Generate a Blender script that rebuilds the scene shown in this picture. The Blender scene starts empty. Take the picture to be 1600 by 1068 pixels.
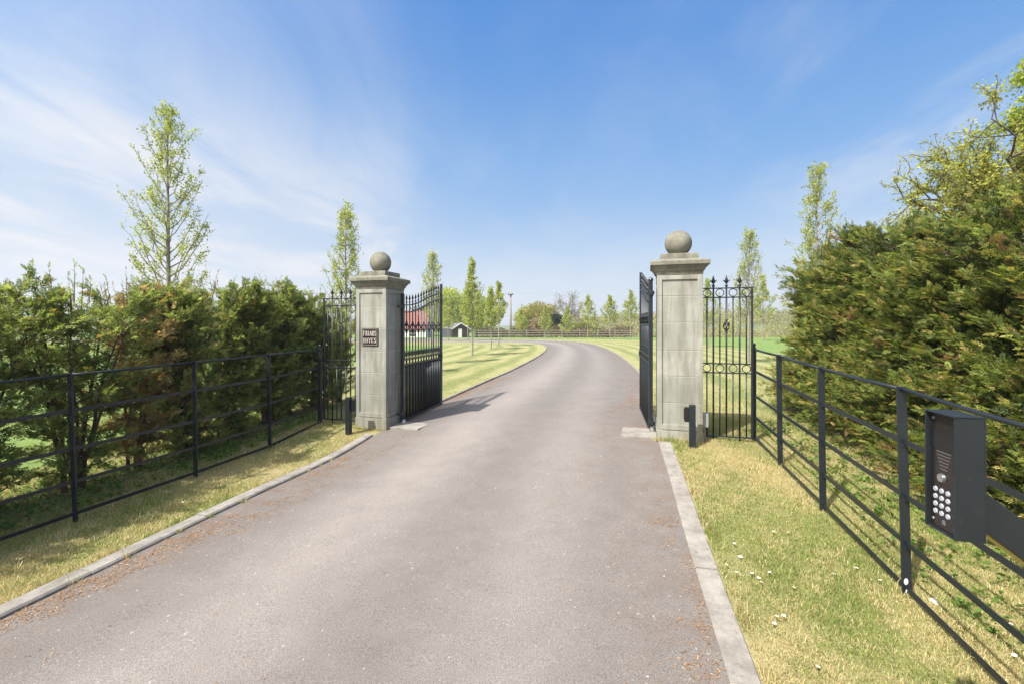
import bpy, math, random
import numpy as np
from mathutils import Vector, Matrix
PI = math.pi
R_ = math.radians
rng = np.random.default_rng(7)
random.seed(7)

# ------------------------------------------------------------------ camera, sky, sun
scene = bpy.context.scene
C = scene.collection
F = 711.0; HOR = 508.0; EYE = 1.6
cd = bpy.data.cameras.new('camera'); cam = bpy.data.objects.new('camera', cd); C.objects.link(cam)
cd.sensor_width = 36.0; cd.lens = F/1600*36; cd.shift_y = -(534-HOR)/1600
cd.clip_start = 0.05; cd.clip_end = 4000
cam.location = (0, 0, EYE); cam.rotation_euler = (R_(90), 0, 0)
scene.camera = cam

SUN_EL = 52.0
SUN_DIR = Vector((-0.74, -0.67, 0)).normalized()*math.cos(R_(SUN_EL)); SUN_DIR.z = math.sin(R_(SUN_EL))
ld = bpy.data.lights.new('sun', 'SUN'); ld.energy = 3.9; ld.angle = R_(0.5); ld.color = (1.0, 0.955, 0.88)
lo = bpy.data.objects.new('sun', ld); C.objects.link(lo)
lo.rotation_euler = SUN_DIR.to_track_quat('Z', 'Y').to_euler()

world = bpy.data.worlds.new("World"); scene.world = world; world.use_nodes = True
wn = world.node_tree; wn.nodes.clear()
def N(nt, t, **kw):
    n = nt.nodes.new(t)
    for k, v in kw.items():
        if hasattr(n, k): setattr(n, k, v)
    return n
def L(nt, a, b): nt.links.new(a, b)
def math_(nt, op, a, b=None, clamp=False):
    n = nt.nodes.new('ShaderNodeMath'); n.operation = op; n.use_clamp = clamp
    for i, v in enumerate((a, b)):
        if v is None: continue
        if isinstance(v, (int, float)): n.inputs[i].default_value = v
        else: nt.links.new(v, n.inputs[i])
    return n.outputs[0]
def mix_(nt, f, a, b, mode='MIX'):
    n = nt.nodes.new('ShaderNodeMix'); n.data_type = 'RGBA'; n.blend_type = mode; n.clamp_factor = True
    for sk, v in ((n.inputs['Factor'], f), (n.inputs[6], a), (n.inputs[7], b)):
        if isinstance(v, (int, float)): sk.default_value = v
        elif isinstance(v, tuple): sk.default_value = v if len(v) == 4 else (*v, 1)
        else: nt.links.new(v, sk)
    return n.outputs[2]
def ramp_(nt, f, stops):
    n = nt.nodes.new('ShaderNodeValToRGB'); e = n.color_ramp.elements
    while len(e) < len(stops): e.new(0.5)
    for i, (p, c) in enumerate(stops):
        e[i].position = p; e[i].color = c if len(c) == 4 else (*c, 1)
    nt.links.new(f, n.inputs[0]); return n.outputs[0]
def sstep(nt, v, a, b):
    n = nt.nodes.new('ShaderNodeMapRange'); n.interpolation_type = 'SMOOTHSTEP'; n.clamp = True
    nt.links.new(v, n.inputs[0]); n.inputs[1].default_value = a; n.inputs[2].default_value = b
    return n.outputs[0]

sky = wn.nodes.new('ShaderNodeTexSky'); sky.sky_type = 'NISHITA'; sky.sun_disc = False
sky.sun_elevation = R_(SUN_EL); sky.sun_rotation = math.atan2(SUN_DIR.x, SUN_DIR.y)
sky.air_density = 1.25; sky.dust_density = 0.7; sky.ozone_density = 2.2; sky.altitude = 50
tc = wn.nodes.new('ShaderNodeTexCoord')
sp = wn.nodes.new('ShaderNodeSeparateXYZ'); L(wn, tc.outputs['Generated'], sp.inputs[0])
zz = math_(wn, 'MAXIMUM', math_(wn, 'ADD', sp.outputs[2], 0.12), 0.05)
cx = math_(wn, 'DIVIDE', sp.outputs[0], zz); cy = math_(wn, 'DIVIDE', sp.outputs[1], zz)
cb = wn.nodes.new('ShaderNodeCombineXYZ'); L(wn, cx, cb.inputs[0]); L(wn, cy, cb.inputs[1])
mp = wn.nodes.new('ShaderNodeMapping'); L(wn, cb.outputs[0], mp.inputs[0])
mp.inputs['Rotation'].default_value = (0, 0, R_(24)); mp.inputs['Scale'].default_value = (1.25, 0.62, 1)
n1 = N(wn, 'ShaderNodeTexNoise'); n1.inputs['Scale'].default_value = 1.1; n1.inputs['Detail'].default_value = 7
n1.inputs['Roughness'].default_value = 0.58; n1.inputs['Distortion'].default_value = 0.55
L(wn, mp.outputs[0], n1.inputs['Vector'])
n2 = N(wn, 'ShaderNodeTexNoise'); n2.inputs['Scale'].default_value = 0.55; n2.inputs['Detail'].default_value = 2
L(wn, mp.outputs[0], n2.inputs['Vector'])
# cirrus bank low on the left, a wisp high on the right
left = sstep(wn, sp.outputs[0], 0.12, -0.62)
low = sstep(wn, sp.outputs[2], 0.62, 0.12)
wl = math_(wn, 'MULTIPLY', left, low)
vd = wn.nodes.new('ShaderNodeVectorMath'); vd.operation = 'DISTANCE'
L(wn, tc.outputs['Generated'], vd.inputs[0]); vd.inputs[1].default_value = Vector((0.91, 1.0, 0.56)).normalized()
wr = math_(wn, 'MULTIPLY', sstep(wn, vd.outputs['Value'], 0.36, 0.02), 0.9)
wt = math_(wn, 'ADD', math_(wn, 'ADD', wl, wr), 0.20, True)
cl = math_(wn, 'MULTIPLY', sstep(wn, n1.outputs['Fac'], 0.40, 0.72), math_(wn, 'ADD', math_(wn, 'MULTIPLY', n2.outputs['Fac'], 0.9), 0.45))
cl = math_(wn, 'MULTIPLY', cl, wt)
hz = math_(wn, 'MULTIPLY', sstep(wn, sp.outputs[2], 0.28, -0.02), 0.62)
hz = math_(wn, 'MAXIMUM', hz, math_(wn, 'MULTIPLY', math_(wn, 'MULTIPLY', left, sstep(wn, sp.outputs[2], 0.5, 0.05)), 0.60))
tot = math_(wn, 'ADD', math_(wn, 'MULTIPLY', cl, 0.78), hz, True)
grad = ramp_(wn, sp.outputs[2], [(0.0, (2.9, 3.25, 3.7)), (0.15, (1.75, 2.50, 3.55)), (0.34, (0.86, 1.85, 3.5)), (0.58, (0.26, 1.15, 3.15)), (1.0, (0.12, 0.55, 2.0))])
skyc = mix_(wn, 0.82, mix_(wn, 1.0, sky.outputs[0], (0.5, 0.72, 0.9), 'MULTIPLY'), grad)
skc = mix_(wn, tot, skyc, (3.65, 3.75, 4.0))
# white glow added to the sky round the sun, behind the camera, for fill
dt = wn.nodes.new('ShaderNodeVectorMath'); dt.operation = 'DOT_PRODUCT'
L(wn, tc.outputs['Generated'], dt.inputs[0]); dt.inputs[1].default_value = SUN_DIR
fill_glow = math_(wn, 'POWER', math_(wn, 'MAXIMUM', dt.outputs['Value'], 0.0), 3.0)
skc = mix_(wn, fill_glow, skc, (12.0, 11.6, 10.8))
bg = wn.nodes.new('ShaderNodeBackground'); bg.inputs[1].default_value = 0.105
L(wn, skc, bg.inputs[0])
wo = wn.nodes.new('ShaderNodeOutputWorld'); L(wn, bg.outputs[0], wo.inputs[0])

scene.view_settings.view_transform = 'Standard'; scene.view_settings.look = 'None'
scene.view_settings.gamma = 1.0; scene.view_settings.use_curve_mapping = False
scene.view_settings.exposure = 1.1
scene.render.engine = 'CYCLES'
scene.cycles.max_bounces = 8; scene.cycles.transparent_max_bounces = 8

# ------------------------------------------------------------------ materials
MATS = {}
def mat(name, build):
    if name in MATS: return MATS[name]
    m = bpy.data.materials.new(name); m.use_nodes = True
    nt = m.node_tree; nt.nodes.clear()
    out = nt.nodes.new('ShaderNodeOutputMaterial')
    build(nt, out); MATS[name] = m; return m
def pbsdf(nt, out, col, rough=0.7, spec=0.4, metal=0.0, bump=None, bstr=0.3, bdist=0.01):
    p = nt.nodes.new('ShaderNodeBsdfPrincipled')
    if isinstance(col, tuple): p.inputs['Base Color'].default_value = (*col[:3], 1)
    else: L(nt, col, p.inputs['Base Color'])
    if isinstance(rough, (int, float)): p.inputs['Roughness'].default_value = rough
    else: L(nt, rough, p.inputs['Roughness'])
    p.inputs['Specular IOR Level'].default_value = spec; p.inputs['Metallic'].default_value = metal
    if bump is not None:
        b = nt.nodes.new('ShaderNodeBump'); b.inputs['Strength'].default_value = bstr; b.inputs['Distance'].default_value = bdist
        L(nt, bump, b.inputs['Height']); L(nt, b.outputs[0], p.inputs['Normal'])
    L(nt, p.outputs[0], out.inputs[0]); return p
def noise(nt, vec, scale, detail=4, rough=0.55, dist=0.0):
    n = nt.nodes.new('ShaderNodeTexNoise'); n.inputs['Scale'].default_value = scale
    n.inputs['Detail'].default_value = detail; n.inputs['Roughness'].default_value = rough; n.inputs['Distortion'].default_value = dist
    L(nt, vec, n.inputs['Vector']); return n.outputs['Fac']
def ocoord(nt, scale=None):
    t = nt.nodes.new('ShaderNodeTexCoord').outputs['Object']
    if scale:
        m = nt.nodes.new('ShaderNodeMapping'); m.inputs['Scale'].default_value = scale; L(nt, t, m.inputs[0]); return m.outputs[0]
    return t
def attr(nt, name):
    a = nt.nodes.new('ShaderNodeAttribute'); a.attribute_name = name; return a

def b_asphalt(nt, out):
    v = ocoord(nt)
    fine = noise(nt, v, 170, 4, 0.8); mid = noise(nt, v, 60, 3, 0.7); big = noise(nt, v, 0.55, 4, 0.6); sm = noise(nt, v, 3.5, 5, 0.65)
    c = ramp_(nt, fine, [(0.30, (0.065, 0.057, 0.051)), (0.43, (0.155, 0.137, 0.123)), (0.57, (0.235, 0.209, 0.188)), (0.74, (0.45, 0.405, 0.365))])
    a = attr(nt, 'across').outputs['Fac']
    # worn paler wheel tracks, darker and browner margins
    t1 = math_(nt, 'ABSOLUTE', math_(nt, 'SUBTRACT', a, 0.33)); t2 = math_(nt, 'ABSOLUTE', math_(nt, 'SUBTRACT', a, 0.72))
    tr = math_(nt, 'MAXIMUM', sstep(nt, t1, 0.22, 0.0), math_(nt, 'MULTIPLY', sstep(nt, t2, 0.15, 0.0), 0.55))
    tr = math_(nt, 'MULTIPLY', tr, math_(nt, 'ADD', math_(nt, 'MULTIPLY', big, 0.9), 0.35))
    k = math_(nt, 'ADD', math_(nt, 'MULTIPLY', tr, 0.45), math_(nt, 'ADD', math_(nt, 'MULTIPLY', sm, 0.42), 0.66))
    kc = nt.nodes.new('ShaderNodeCombineColor')
    for i in range(3): L(nt, k, kc.inputs[i])
    c = mix_(nt, 1.0, c, kc.outputs[0], 'MULTIPLY')
    e = math_(nt, 'ABSOLUTE', math_(nt, 'SUBTRACT', a, 0.5))
    ef = math_(nt, 'MULTIPLY', sstep(nt, e, 0.33, 0.5), sstep(nt, noise(nt, v, 5, 5, 0.7), 0.38, 0.62))
    c = mix_(nt, math_(nt, 'MULTIPLY', ef, 0.5), c, (0.155, 0.105, 0.08))
    vo = nt.nodes.new('ShaderNodeTexVoronoi'); vo.inputs['Scale'].default_value = 95; L(nt, v, vo.inputs['Vector'])
    c = mix_(nt, math_(nt, 'MULTIPLY', sstep(nt, vo.outputs['Distance'], 0.22, 0.10), 0.35), c, (0.40, 0.37, 0.34))
    c = mix_(nt, math_(nt, 'MULTIPLY', sstep(nt, mid, 0.60, 0.70), 0.45), c, (0.06, 0.052, 0.047))
    sp_ = sstep(nt, noise(nt, v, 34, 2, 0.5), 0.71, 0.75)
    c = mix_(nt, math_(nt, 'MULTIPLY', sp_, 0.6), c, (0.5, 0.47, 0.43))
    pbsdf(nt, out, c, 0.82, 0.3, bump=fine, bstr=0.55, bdist=0.006)
def b_ground(nt, out):
    v = ocoord(nt)
    big = noise(nt, v, 0.5, 5, 0.65); mid = noise(nt, v, 3.0, 5, 0.7); fine = noise(nt, v, 45, 4, 0.75)
    d = attr(nt, 'vdist').outputs['Fac']; fld = attr(nt, 'lush').outputs['Fac']
    w = math_(nt, 'ADD', d, math_(nt, 'MULTIPLY', math_(nt, 'SUBTRACT', noise(nt, v, 0.35, 3), 0.5), 0.7))
    s = math_(nt, 'SINE', math_(nt, 'MULTIPLY', w, 2*PI/1.15))
    s = math_(nt, 'MULTIPLY', sstep(nt, s, -1.0, 0.6), math_(nt, 'ADD', math_(nt, 'MULTIPLY', sstep(nt, big, 0.3, 0.6), 0.5), 0.5))
    far = sstep(nt, attr(nt, 'mown').outputs['Fac'], 0.2, 0.8)
    straw = mix_(nt, sstep(nt, mid, 0.3, 0.7), (0.27, 0.265, 0.115), (0.36, 0.335, 0.165))
    grn = mix_(nt, sstep(nt, mid, 0.3, 0.7), (0.17, 0.195, 0.075), (0.225, 0.24, 0.095))
    st = mix_(nt, s, grn, straw)
    near = mix_(nt, sstep(nt, big, 0.35, 0.65), (0.23, 0.235, 0.09), (0.37, 0.31, 0.17))
    c = mix_(nt, far, near, st)
    lush = mix_(nt, sstep(nt, noise(nt, v, 1.2, 5, 0.7), 0.3, 0.7), (0.13, 0.20, 0.055), (0.19, 0.26, 0.08))
    c = mix_(nt, fld, c, lush)
    f2 = mix_(nt, fine, (0.62, 0.62, 0.6), (1.4, 1.4, 1.35))
    c = mix_(nt, 1.0, c, f2, 'MULTIPLY')
    dirt = attr(nt, 'dirt').outputs['Fac']
    c = mix_(nt, math_(nt, 'MULTIPLY', dirt, sstep(nt, mid, 0.3, 0.6)), c, (0.12, 0.088, 0.055))
    pbsdf(nt, out, c, 0.95, 0.15, bump=fine, bstr=0.8, bdist=0.03)
def b_concrete(nt, out):
    v = ocoord(nt); f = noise(nt, v, 120, 4, 0.7); m = noise(nt, v, 6, 5, 0.7)
    c = mix_(nt, sstep(nt, m, 0.3, 0.7), (0.20, 0.18, 0.158), (0.33, 0.305, 0.27))
    c = mix_(nt, 1.0, c, mix_(nt, f, (0.75, 0.75, 0.75), (1.2, 1.2, 1.2)), 'MULTIPLY')
    blotch = sstep(nt, noise(nt, v, 22, 3, 0.6), 0.62, 0.7)  # random darker blotches in the concrete
    c = mix_(nt, math_(nt, 'MULTIPLY', blotch, 0.5), c, (0.13, 0.12, 0.09))
    pbsdf(nt, out, c, 0.9, 0.25, bump=f, bstr=0.4, bdist=0.004)
def b_stone(nt, out):
    v = ocoord(nt); vs = ocoord(nt, (9, 9, 0.9))
    st = noise(nt, vs, 1.0, 6, 0.62, 0.3); m = noise(nt, v, 2.2, 5, 0.6); f = noise(nt, v, 160, 3, 0.7)
    c = mix_(nt, sstep(nt, m, 0.32, 0.7), (0.275, 0.275, 0.245), (0.385, 0.38, 0.34))
    c = mix_(nt, math_(nt, 'MULTIPLY', sstep(nt, st, 0.40, 0.66), 0.75), c, (0.175, 0.17, 0.135))
    c = mix_(nt, math_(nt, 'MULTIPLY', sstep(nt, noise(nt, v, 0.9, 4, 0.7), 0.5, 0.75), 0.35), c, (0.23, 0.205, 0.15))
    sep = nt.nodes.new('ShaderNodeSeparateXYZ'); L(nt, v, sep.inputs[0])
    wn_ = nt.nodes.new('ShaderNodeTexWhiteNoise'); wn_.noise_dimensions = '1D'; oi = nt.nodes.new('ShaderNodeObjectInfo')
    L(nt, math_(nt, 'ADD', math_(nt, 'FLOOR', math_(nt, 'DIVIDE', math_(nt, 'SUBTRACT', sep.outputs[2], 0.142), 0.331)), math_(nt, 'MULTIPLY', oi.outputs['Random'], 50)), wn_.inputs['W'])
    c = mix_(nt, 1.0, c, mix_(nt, wn_.outputs['Value'], (0.86, 0.86, 0.85), (1.08, 1.07, 1.05)), 'MULTIPLY')
    base = math_(nt, 'MULTIPLY', sstep(nt, sep.outputs[2], 0.35, 0.0), sstep(nt, noise(nt, v, 9, 4, 0.7), 0.35, 0.6))
    c = mix_(nt, math_(nt, 'MULTIPLY', base, 0.45), c, (0.20, 0.19, 0.13))
    c = mix_(nt, 1.0, c, mix_(nt, f, (0.88, 0.88, 0.88), (1.1, 1.1, 1.1)), 'MULTIPLY')
    lich = sstep(nt, noise(nt, v, 18, 3, 0.5), 0.70, 0.74)
    c = mix_(nt, math_(nt, 'MULTIPLY', lich, 0.4), c, (0.19, 0.18, 0.13))
    pbsdf(nt, out, c, 0.9, 0.2, bump=f, bstr=0.35, bdist=0.003)
def b_capstone(nt, out):
    v = ocoord(nt); m = noise(nt, v, 5, 6, 0.7); f = noise(nt, v, 140, 3, 0.7)
    c = mix_(nt, sstep(nt, m, 0.32, 0.68), (0.145, 0.14, 0.11), (0.27, 0.255, 0.205))
    c = mix_(nt, math_(nt, 'MULTIPLY', sstep(nt, noise(nt, v, 13, 5, 0.7), 0.5, 0.68), 0.6), c, (0.12, 0.115, 0.085))
    c = mix_(nt, 1.0, c, mix_(nt, f, (0.85, 0.85, 0.85), (1.15, 1.15, 1.15)), 'MULTIPLY')
    pbsdf(nt, out, c, 0.92, 0.2, bump=f, bstr=0.4, bdist=0.004)
def plain(col, rough=0.6, spec=0.4, metal=0.0, var=0.12, sc=12):
    def b(nt, out):
        v = ocoord(nt); n = noise(nt, v, sc, 4, 0.65)
        lo_ = tuple(x*(1-var) for x in col); hi = tuple(x*(1+var) for x in col)
        pbsdf(nt, out, mix_(nt, n, lo_, hi), rough, spec, metal)
    return b
def b_iron(nt, out):
    v = ocoord(nt); n = noise(nt, v, 40, 5, 0.7); m = noise(nt, v, 5, 4, 0.6)
    c = mix_(nt, m, (0.008, 0.011, 0.015), (0.017, 0.022, 0.028))
    dust = math_(nt, 'MULTIPLY', sstep(nt, n, 0.6, 0.72), 0.35)
    c = mix_(nt, dust, c, (0.07, 0.075, 0.075))
    r = math_(nt, 'ADD', math_(nt, 'MULTIPLY', m, 0.25), 0.26)
    pbsdf(nt, out, c, r, 0.5, bump=n, bstr=0.12, bdist=0.002)
def leafmat(rough=0.5, trans=0.4, spec=0.35):
    def b(nt, out):
        a = attr(nt, 'Col').outputs['Color']
        p = nt.nodes.new('ShaderNodeBsdfPrincipled'); L(nt, a, p.inputs['Base Color'])
        p.inputs['Roughness'].default_value = rough; p.inputs['Specular IOR Level'].default_value = spec
        t = nt.nodes.new('ShaderNodeBsdfTranslucent')
        L(nt, mix_(nt, 1.0, a, (1.25, 1.25, 0.75), 'MULTIPLY'), t.inputs[0])
        m = nt.nodes.new('ShaderNodeMixShader'); m.inputs[0].default_value = trans
        L(nt, p.outputs[0], m.inputs[1]); L(nt, t.outputs[0], m.inputs[2]); L(nt, m.outputs[0], out.inputs[0])
    return b
def b_bark(lo_, hi):
    def b(nt, out):
        v = ocoord(nt, (6, 6, 1.5)); n = noise(nt, v, 5, 6, 0.7)
        pbsdf(nt, out, mix_(nt, sstep(nt, n, 0.3, 0.7), lo_, hi), 0.9, 0.2, bump=n, bstr=0.5, bdist=0.01)
    return b
M_ASPH = mat('asphalt', b_asphalt); M_GROUND = mat('mown_grass', b_ground); M_CONC = mat('concrete', b_concrete)
M_STONE = mat('limestone', b_stone); M_CAP = mat('weathered_capstone', b_capstone)
M_MORTAR = mat('lime_mortar', plain((0.46, 0.44, 0.38), 0.95, 0.1))
M_IRON = mat('black_iron', b_iron)
M_STEEL = mat('brushed_steel', plain((0.55, 0.55, 0.54), 0.28, 0.5, 0.9))
M_CHIP = mat('bare_primer', plain((0.62, 0.65, 0.68), 0.7))
M_YEW = mat('yew_needles', leafmat(0.5, 0.52, 0.3)); M_LEAF = mat('spring_leaves', leafmat(0.5, 0.45, 0.3))
M_GRASS = mat('grass_blades', leafmat(0.6, 0.35, 0.2)); M_LITTER = mat('dry_litter', leafmat(0.9, 0.1, 0.1))
M_BARK = mat('pale_bark', b_bark((0.16, 0.14, 0.11), (0.33, 0.30, 0.25)))
M_BARKD = mat('dark_bark', b_bark((0.045, 0.034, 0.026), (0.13, 0.10, 0.08)))
M_BARKY = mat('yew_bark', b_bark((0.055, 0.035, 0.026), (0.15, 0.095, 0.07)))
M_WOOD = mat('weathered_wood', b_bark((0.16, 0.135, 0.105), (0.36, 0.31, 0.25)))
M_DWOOD = mat('dark_boards', plain((0.035, 0.024, 0.02), 0.8))
M_WHITE = mat('white_render', plain((0.72, 0.70, 0.66), 0.85, var=0.06, sc=2))
M_RED = mat('red_tiles', plain((0.24, 0.10, 0.08), 0.85, var=0.3, sc=3))
M_SLATE = mat('grey_sheet', plain((0.13, 0.13, 0.13), 0.7, var=0.2, sc=3))
M_PLAQ = mat('plaque_black', plain((0.018, 0.013, 0.012), 0.35, 0.5))
M_LET = mat('plaque_lettering', plain((0.55, 0.50, 0.44), 0.6))
M_GREY = mat('grey_plastic', plain((0.30, 0.31, 0.31), 0.5))
M_BLKP = mat('black_plastic', plain((0.012, 0.012, 0.014), 0.25, 0.5))
M_PANEL = mat('smoked_panel', plain((0.016, 0.0135, 0.0125), 0.22, 0.5))
M_KEY = mat('white_keys', plain((0.37, 0.39, 0.43), 0.35, 0.5))
M_STRAP = mat('yellow_edge', plain((0.45, 0.36, 0.10), 0.6))
M_PETAL = mat('daisy_petals', plain((0.85, 0.84, 0.80), 0.7)); M_EYE = mat('daisy_centre', plain((0.65, 0.45, 0.04), 0.7))
M_PEB = mat('pale_stone', plain((0.62, 0.58, 0.52), 0.85, var=0.2, sc=30))
M_HILL = mat('hill_turf', plain((0.13, 0.15, 0.06), 0.95, 0.1, var=0.35, sc=0.03))

# ------------------------------------------------------------------ mesh helpers
def mesh_np(name, V, faces, mats, parent=None, cols=None, smooth=False, midx=None):
    """faces: list of int arrays (n,k). cols: list of (n,3) per face arrays."""
    me = bpy.data.meshes.new(name)
    V = np.asarray(V, dtype=np.float32)
    me.vertices.add(len(V)); me.vertices.foreach_set('co', V.ravel())
    faces = [np.asarray(f, dtype=np.int32) for f in faces if len(f)]
    loops = np.concatenate([f.ravel() for f in faces]); tot = np.concatenate([np.full(len(f), f.shape[1], dtype=np.int32) for f in faces])
    start = np.concatenate([[0], np.cumsum(tot)[:-1]]).astype(np.int32)
    me.loops.add(len(loops)); me.loops.foreach_set('vertex_index', loops)
    me.polygons.add(len(tot)); me.polygons.foreach_set('loop_start', start)
    try: me.polygons.foreach_set('loop_total', tot)
    except Exception: pass
    if midx is not None: me.polygons.foreach_set('material_index', np.asarray(midx, dtype=np.int32))
    if smooth: me.polygons.foreach_set('use_smooth', np.ones(len(tot), dtype=bool))
    me.update(calc_edges=True)
    if cols is not None:
        cc = np.concatenate(cols); cc = np.repeat(cc, tot, axis=0)
        cc = np.concatenate([cc, np.ones((len(cc), 1))], axis=1).astype(np.float32)
        a = me.color_attributes.new('Col', 'FLOAT_COLOR', 'CORNER'); a.data.foreach_set('color', cc.ravel())
    for m in (mats if isinstance(mats, (list, tuple)) else [mats]): me.materials.append(m)
    o = bpy.data.objects.new(name, me); C.objects.link(o)
    if parent: o.parent = parent
    return o
class MB:
    """collects shapes of one mesh"""
    def __init__(s): s.v = []; s.f = []; s.m = []
    def add(s, vs, fs, mi=0):
        b = len(s.v); s.v += [tuple(v) for v in vs]; s.f += [tuple(b+i for i in f) for f in fs]; s.m += [mi]*len(fs)
    def box(s, c, d, mi=0, M=None):
        x, y, z = d[0]/2, d[1]/2, d[2]/2
        vs = [Vector((sx*x, sy*y, sz*z)) for sz in (-1, 1) for sy in (-1, 1) for sx in (-1, 1)]
        if M is not None: vs = [M @ v for v in vs]
        vs = [v+Vector(c) for v in vs]
        s.add(vs, [(0, 2, 3, 1), (4, 5, 7, 6), (0, 1, 5, 4), (2, 6, 7, 3), (0, 4, 6, 2), (1, 3, 7, 5)], mi)
    def bar(s, a, b, w, h=None, mi=0, up=(0, 0, 1)):
        a, b = Vector(a), Vector(b); h = h or w; d = b-a; l = d.length; d.normalize()
        u = Vector(up)
        if abs(d.dot(u)) > 0.98: u = Vector((0, 1, 0))
        sx = d.cross(u).normalized(); sz = sx.cross(d).normalized()
        M = Matrix((sx, d, sz)).transposed()
        s.box((a+b)/2, (w, l, h), mi, M)
    def tube(s, pts, rad, n=8, mi=0, cap=True):
        pts = [Vector(p) for p in pts]
        if isinstance(rad, (int, float)): rad = [rad]*len(pts)
        b = len(s.v); k = len(pts); prev = None
        for i, p in enumerate(pts):
            t = (pts[min(i+1, k-1)]-pts[max(i-1, 0)]).normalized()
            if prev is None:
                r = Vector((0, 0, 1)) if abs(t.z) < 0.9 else Vector((1, 0, 0))
                x = t.cross(r).normalized()
            else: x = (prev-t*prev.dot(t)).normalized()
            y = t.cross(x); prev = x
            for j in range(n):
                a = 2*PI*j/n; s.v.append(tuple(p+x*math.cos(a)*rad[i]+y*math.sin(a)*rad[i]))
        for i in range(k-1):
            for j in range(n):
                j2 = (j+1) % n; s.f.append((b+i*n+j, b+i*n+j2, b+(i+1)*n+j2, b+(i+1)*n+j)); s.m.append(mi)
        if cap:
            s.f.append(tuple(b+j for j in range(n))[::-1]); s.f.append(tuple(b+(k-1)*n+j for j in range(n))); s.m += [mi, mi]
    def ring(s, c, R, r, nrm='y', n=18, m=5, mi=0):
        b = len(s.v)
        for i in range(n):
            a = 2*PI*i/n
            for j in range(m):
                q = 2*PI*j/m; rr = R+r*math.cos(q); h = r*math.sin(q)
                x, z = rr*math.cos(a), rr*math.sin(a)
                v = {'y': (x, h, z), 'z': (x, z, h), 'x': (h, x, z)}[nrm]
                s.v.append((c[0]+v[0], c[1]+v[1], c[2]+v[2]))
        for i in range(n):
            for j in range(m):
                i2, j2 = (i+1) % n, (j+1) % m
                s.f.append((b+i*m+j, b+i2*m+j, b+i2*m+j2, b+i*m+j2)); s.m.append(mi)
    def lathe(s, c, prof, n=16, mi=0):
        b = len(s.v)
        for (r, z) in prof:
            for j in range(n):
                a = 2*PI*j/n; s.v.append((c[0]+r*math.cos(a), c[1]+r*math.sin(a), c[2]+z))
        for i in range(len(prof)-1):
            for j in range(n):
                j2 = (j+1) % n; s.f.append((b+i*n+j, b+i*n+j2, b+(i+1)*n+j2, b+(i+1)*n+j)); s.m.append(mi)
        s.f.append(tuple(b+j for j in range(n))[::-1]); s.f.append(tuple(b+(len(prof)-1)*n+j for j in range(n))); s.m += [mi, mi]
    def prism(s, poly, y0, y1, mi=0):
        n = len(poly); b = len(s.v)
        for y in (y0, y1):
            for (x, z) in poly: s.v.append((x, y, z))
        s.f.append(tuple(b+i for i in range(n))); s.f.append(tuple(b+n+i for i in range(n))[::-1])
        for i in range(n):
            j = (i+1) % n; s.f.append((b+i, b+n+i, b+n+j, b+j))
        s.m += [mi]*(n+2)
    def build(s, name, mats, parent=None, bevel=0.0, smooth=False):
        me = bpy.data.meshes.new(name); me.from_pydata(s.v, [], s.f); me.update()
        for m in (mats if isinstance(mats, (list, tuple)) else [mats]): me.materials.append(m)
        me.polygons.foreach_set('material_index', s.m)
        if smooth: me.polygons.foreach_set('use_smooth', [True]*len(s.f))
        o = bpy.data.objects.new(name, me); C.objects.link(o)
        import bmesh
        bm = bmesh.new(); bm.from_mesh(me); bmesh.ops.recalc_face_normals(bm, faces=bm.faces); bm.to_mesh(me); bm.free()
        if bevel:
            bv = o.modifiers.new('bevel', 'BEVEL'); bv.width = bevel; bv.segments = 2; bv.limit_method = 'ANGLE'; bv.angle_limit = R_(40)
        if parent: o.parent = parent
        return o
def tag(o, label, cat, group=None, kind=None):
    o['label'] = label; o['category'] = cat
    if group: o['group'] = group
    if kind: o['kind'] = kind
    return o
def thing(name, label, cat, loc=(0, 0, 0), rz=0, group=None):
    o = bpy.data.objects.new(name, None); C.objects.link(o); o.empty_display_size = 0.2
    o.location = loc; o.rotation_euler = (0, 0, rz); return tag(o, label, cat, group)
def copy_tree(o, parent=None):
    c = o.copy(); C.objects.link(c); c.parent = parent
    for ch in [x for x in bpy.data.objects if x.parent == o]: copy_tree(ch, c)
    return c

# ------------------------------------------------------------------ terrain
def interp(x, xs, ys): return np.interp(x, xs, ys)
LY = [-8, 6.1, 7.0, 9, 14, 25, 46, 60, 80, 200]; LZ = [-.097, -.097, .03, .03, .09, .15, .15, 0, -1.0, -1.0]
RY = [-8, 0, 5.6, 6.6, 9, 14, 25, 46, 60, 80, 200]; RZ = [-.35, -.242, .184, .19, .18, .165, .15, .15, 0, -1.0, -1.0]
def gz(X, Y):
    X = np.asarray(X, float); Y = np.asarray(Y, float)
    def sm(ys, zs):
        return sum(interp(Y+d, ys, zs) for d in (-.5, -.25, 0, .25, .5))/5
    l, r = sm(LY, LZ), sm(RY, RZ)
    t = np.clip((X+2.2)/4.2, 0, 1); t = t*t*(3-2*t)
    return l*(1-t)+r*t
def g1(x, y): return float(gz(x, y))
def gp(px, py):
    """ground point seen at a photo pixel"""
    dx, dz = (px-800)/F, -(py-HOR)/F; Y = 5.0
    for _ in range(40):
        z = g1(dx*Y, Y); Yn = (z-EYE)/dz; Y = Y*0.5+Yn*0.5
    return Vector((dx*Y, Y, g1(dx*Y, Y)))
RL = [(-4.4, -5), (-3.5, 0), (-2.94, 2.61), (-2.70, 3.84), (-2.36, 5.3), (-1.96, 6.98), (-1.40, 9.2), (-.62, 12.2), (.04, 14.8), (1.22, 20.9), (2.05, 27), (2.3, 31.5), (1.9, 35.2), (.5, 37.6), (-3, 39.2), (-12, 41), (-30, 42.5), (-60, 44)]
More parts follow.
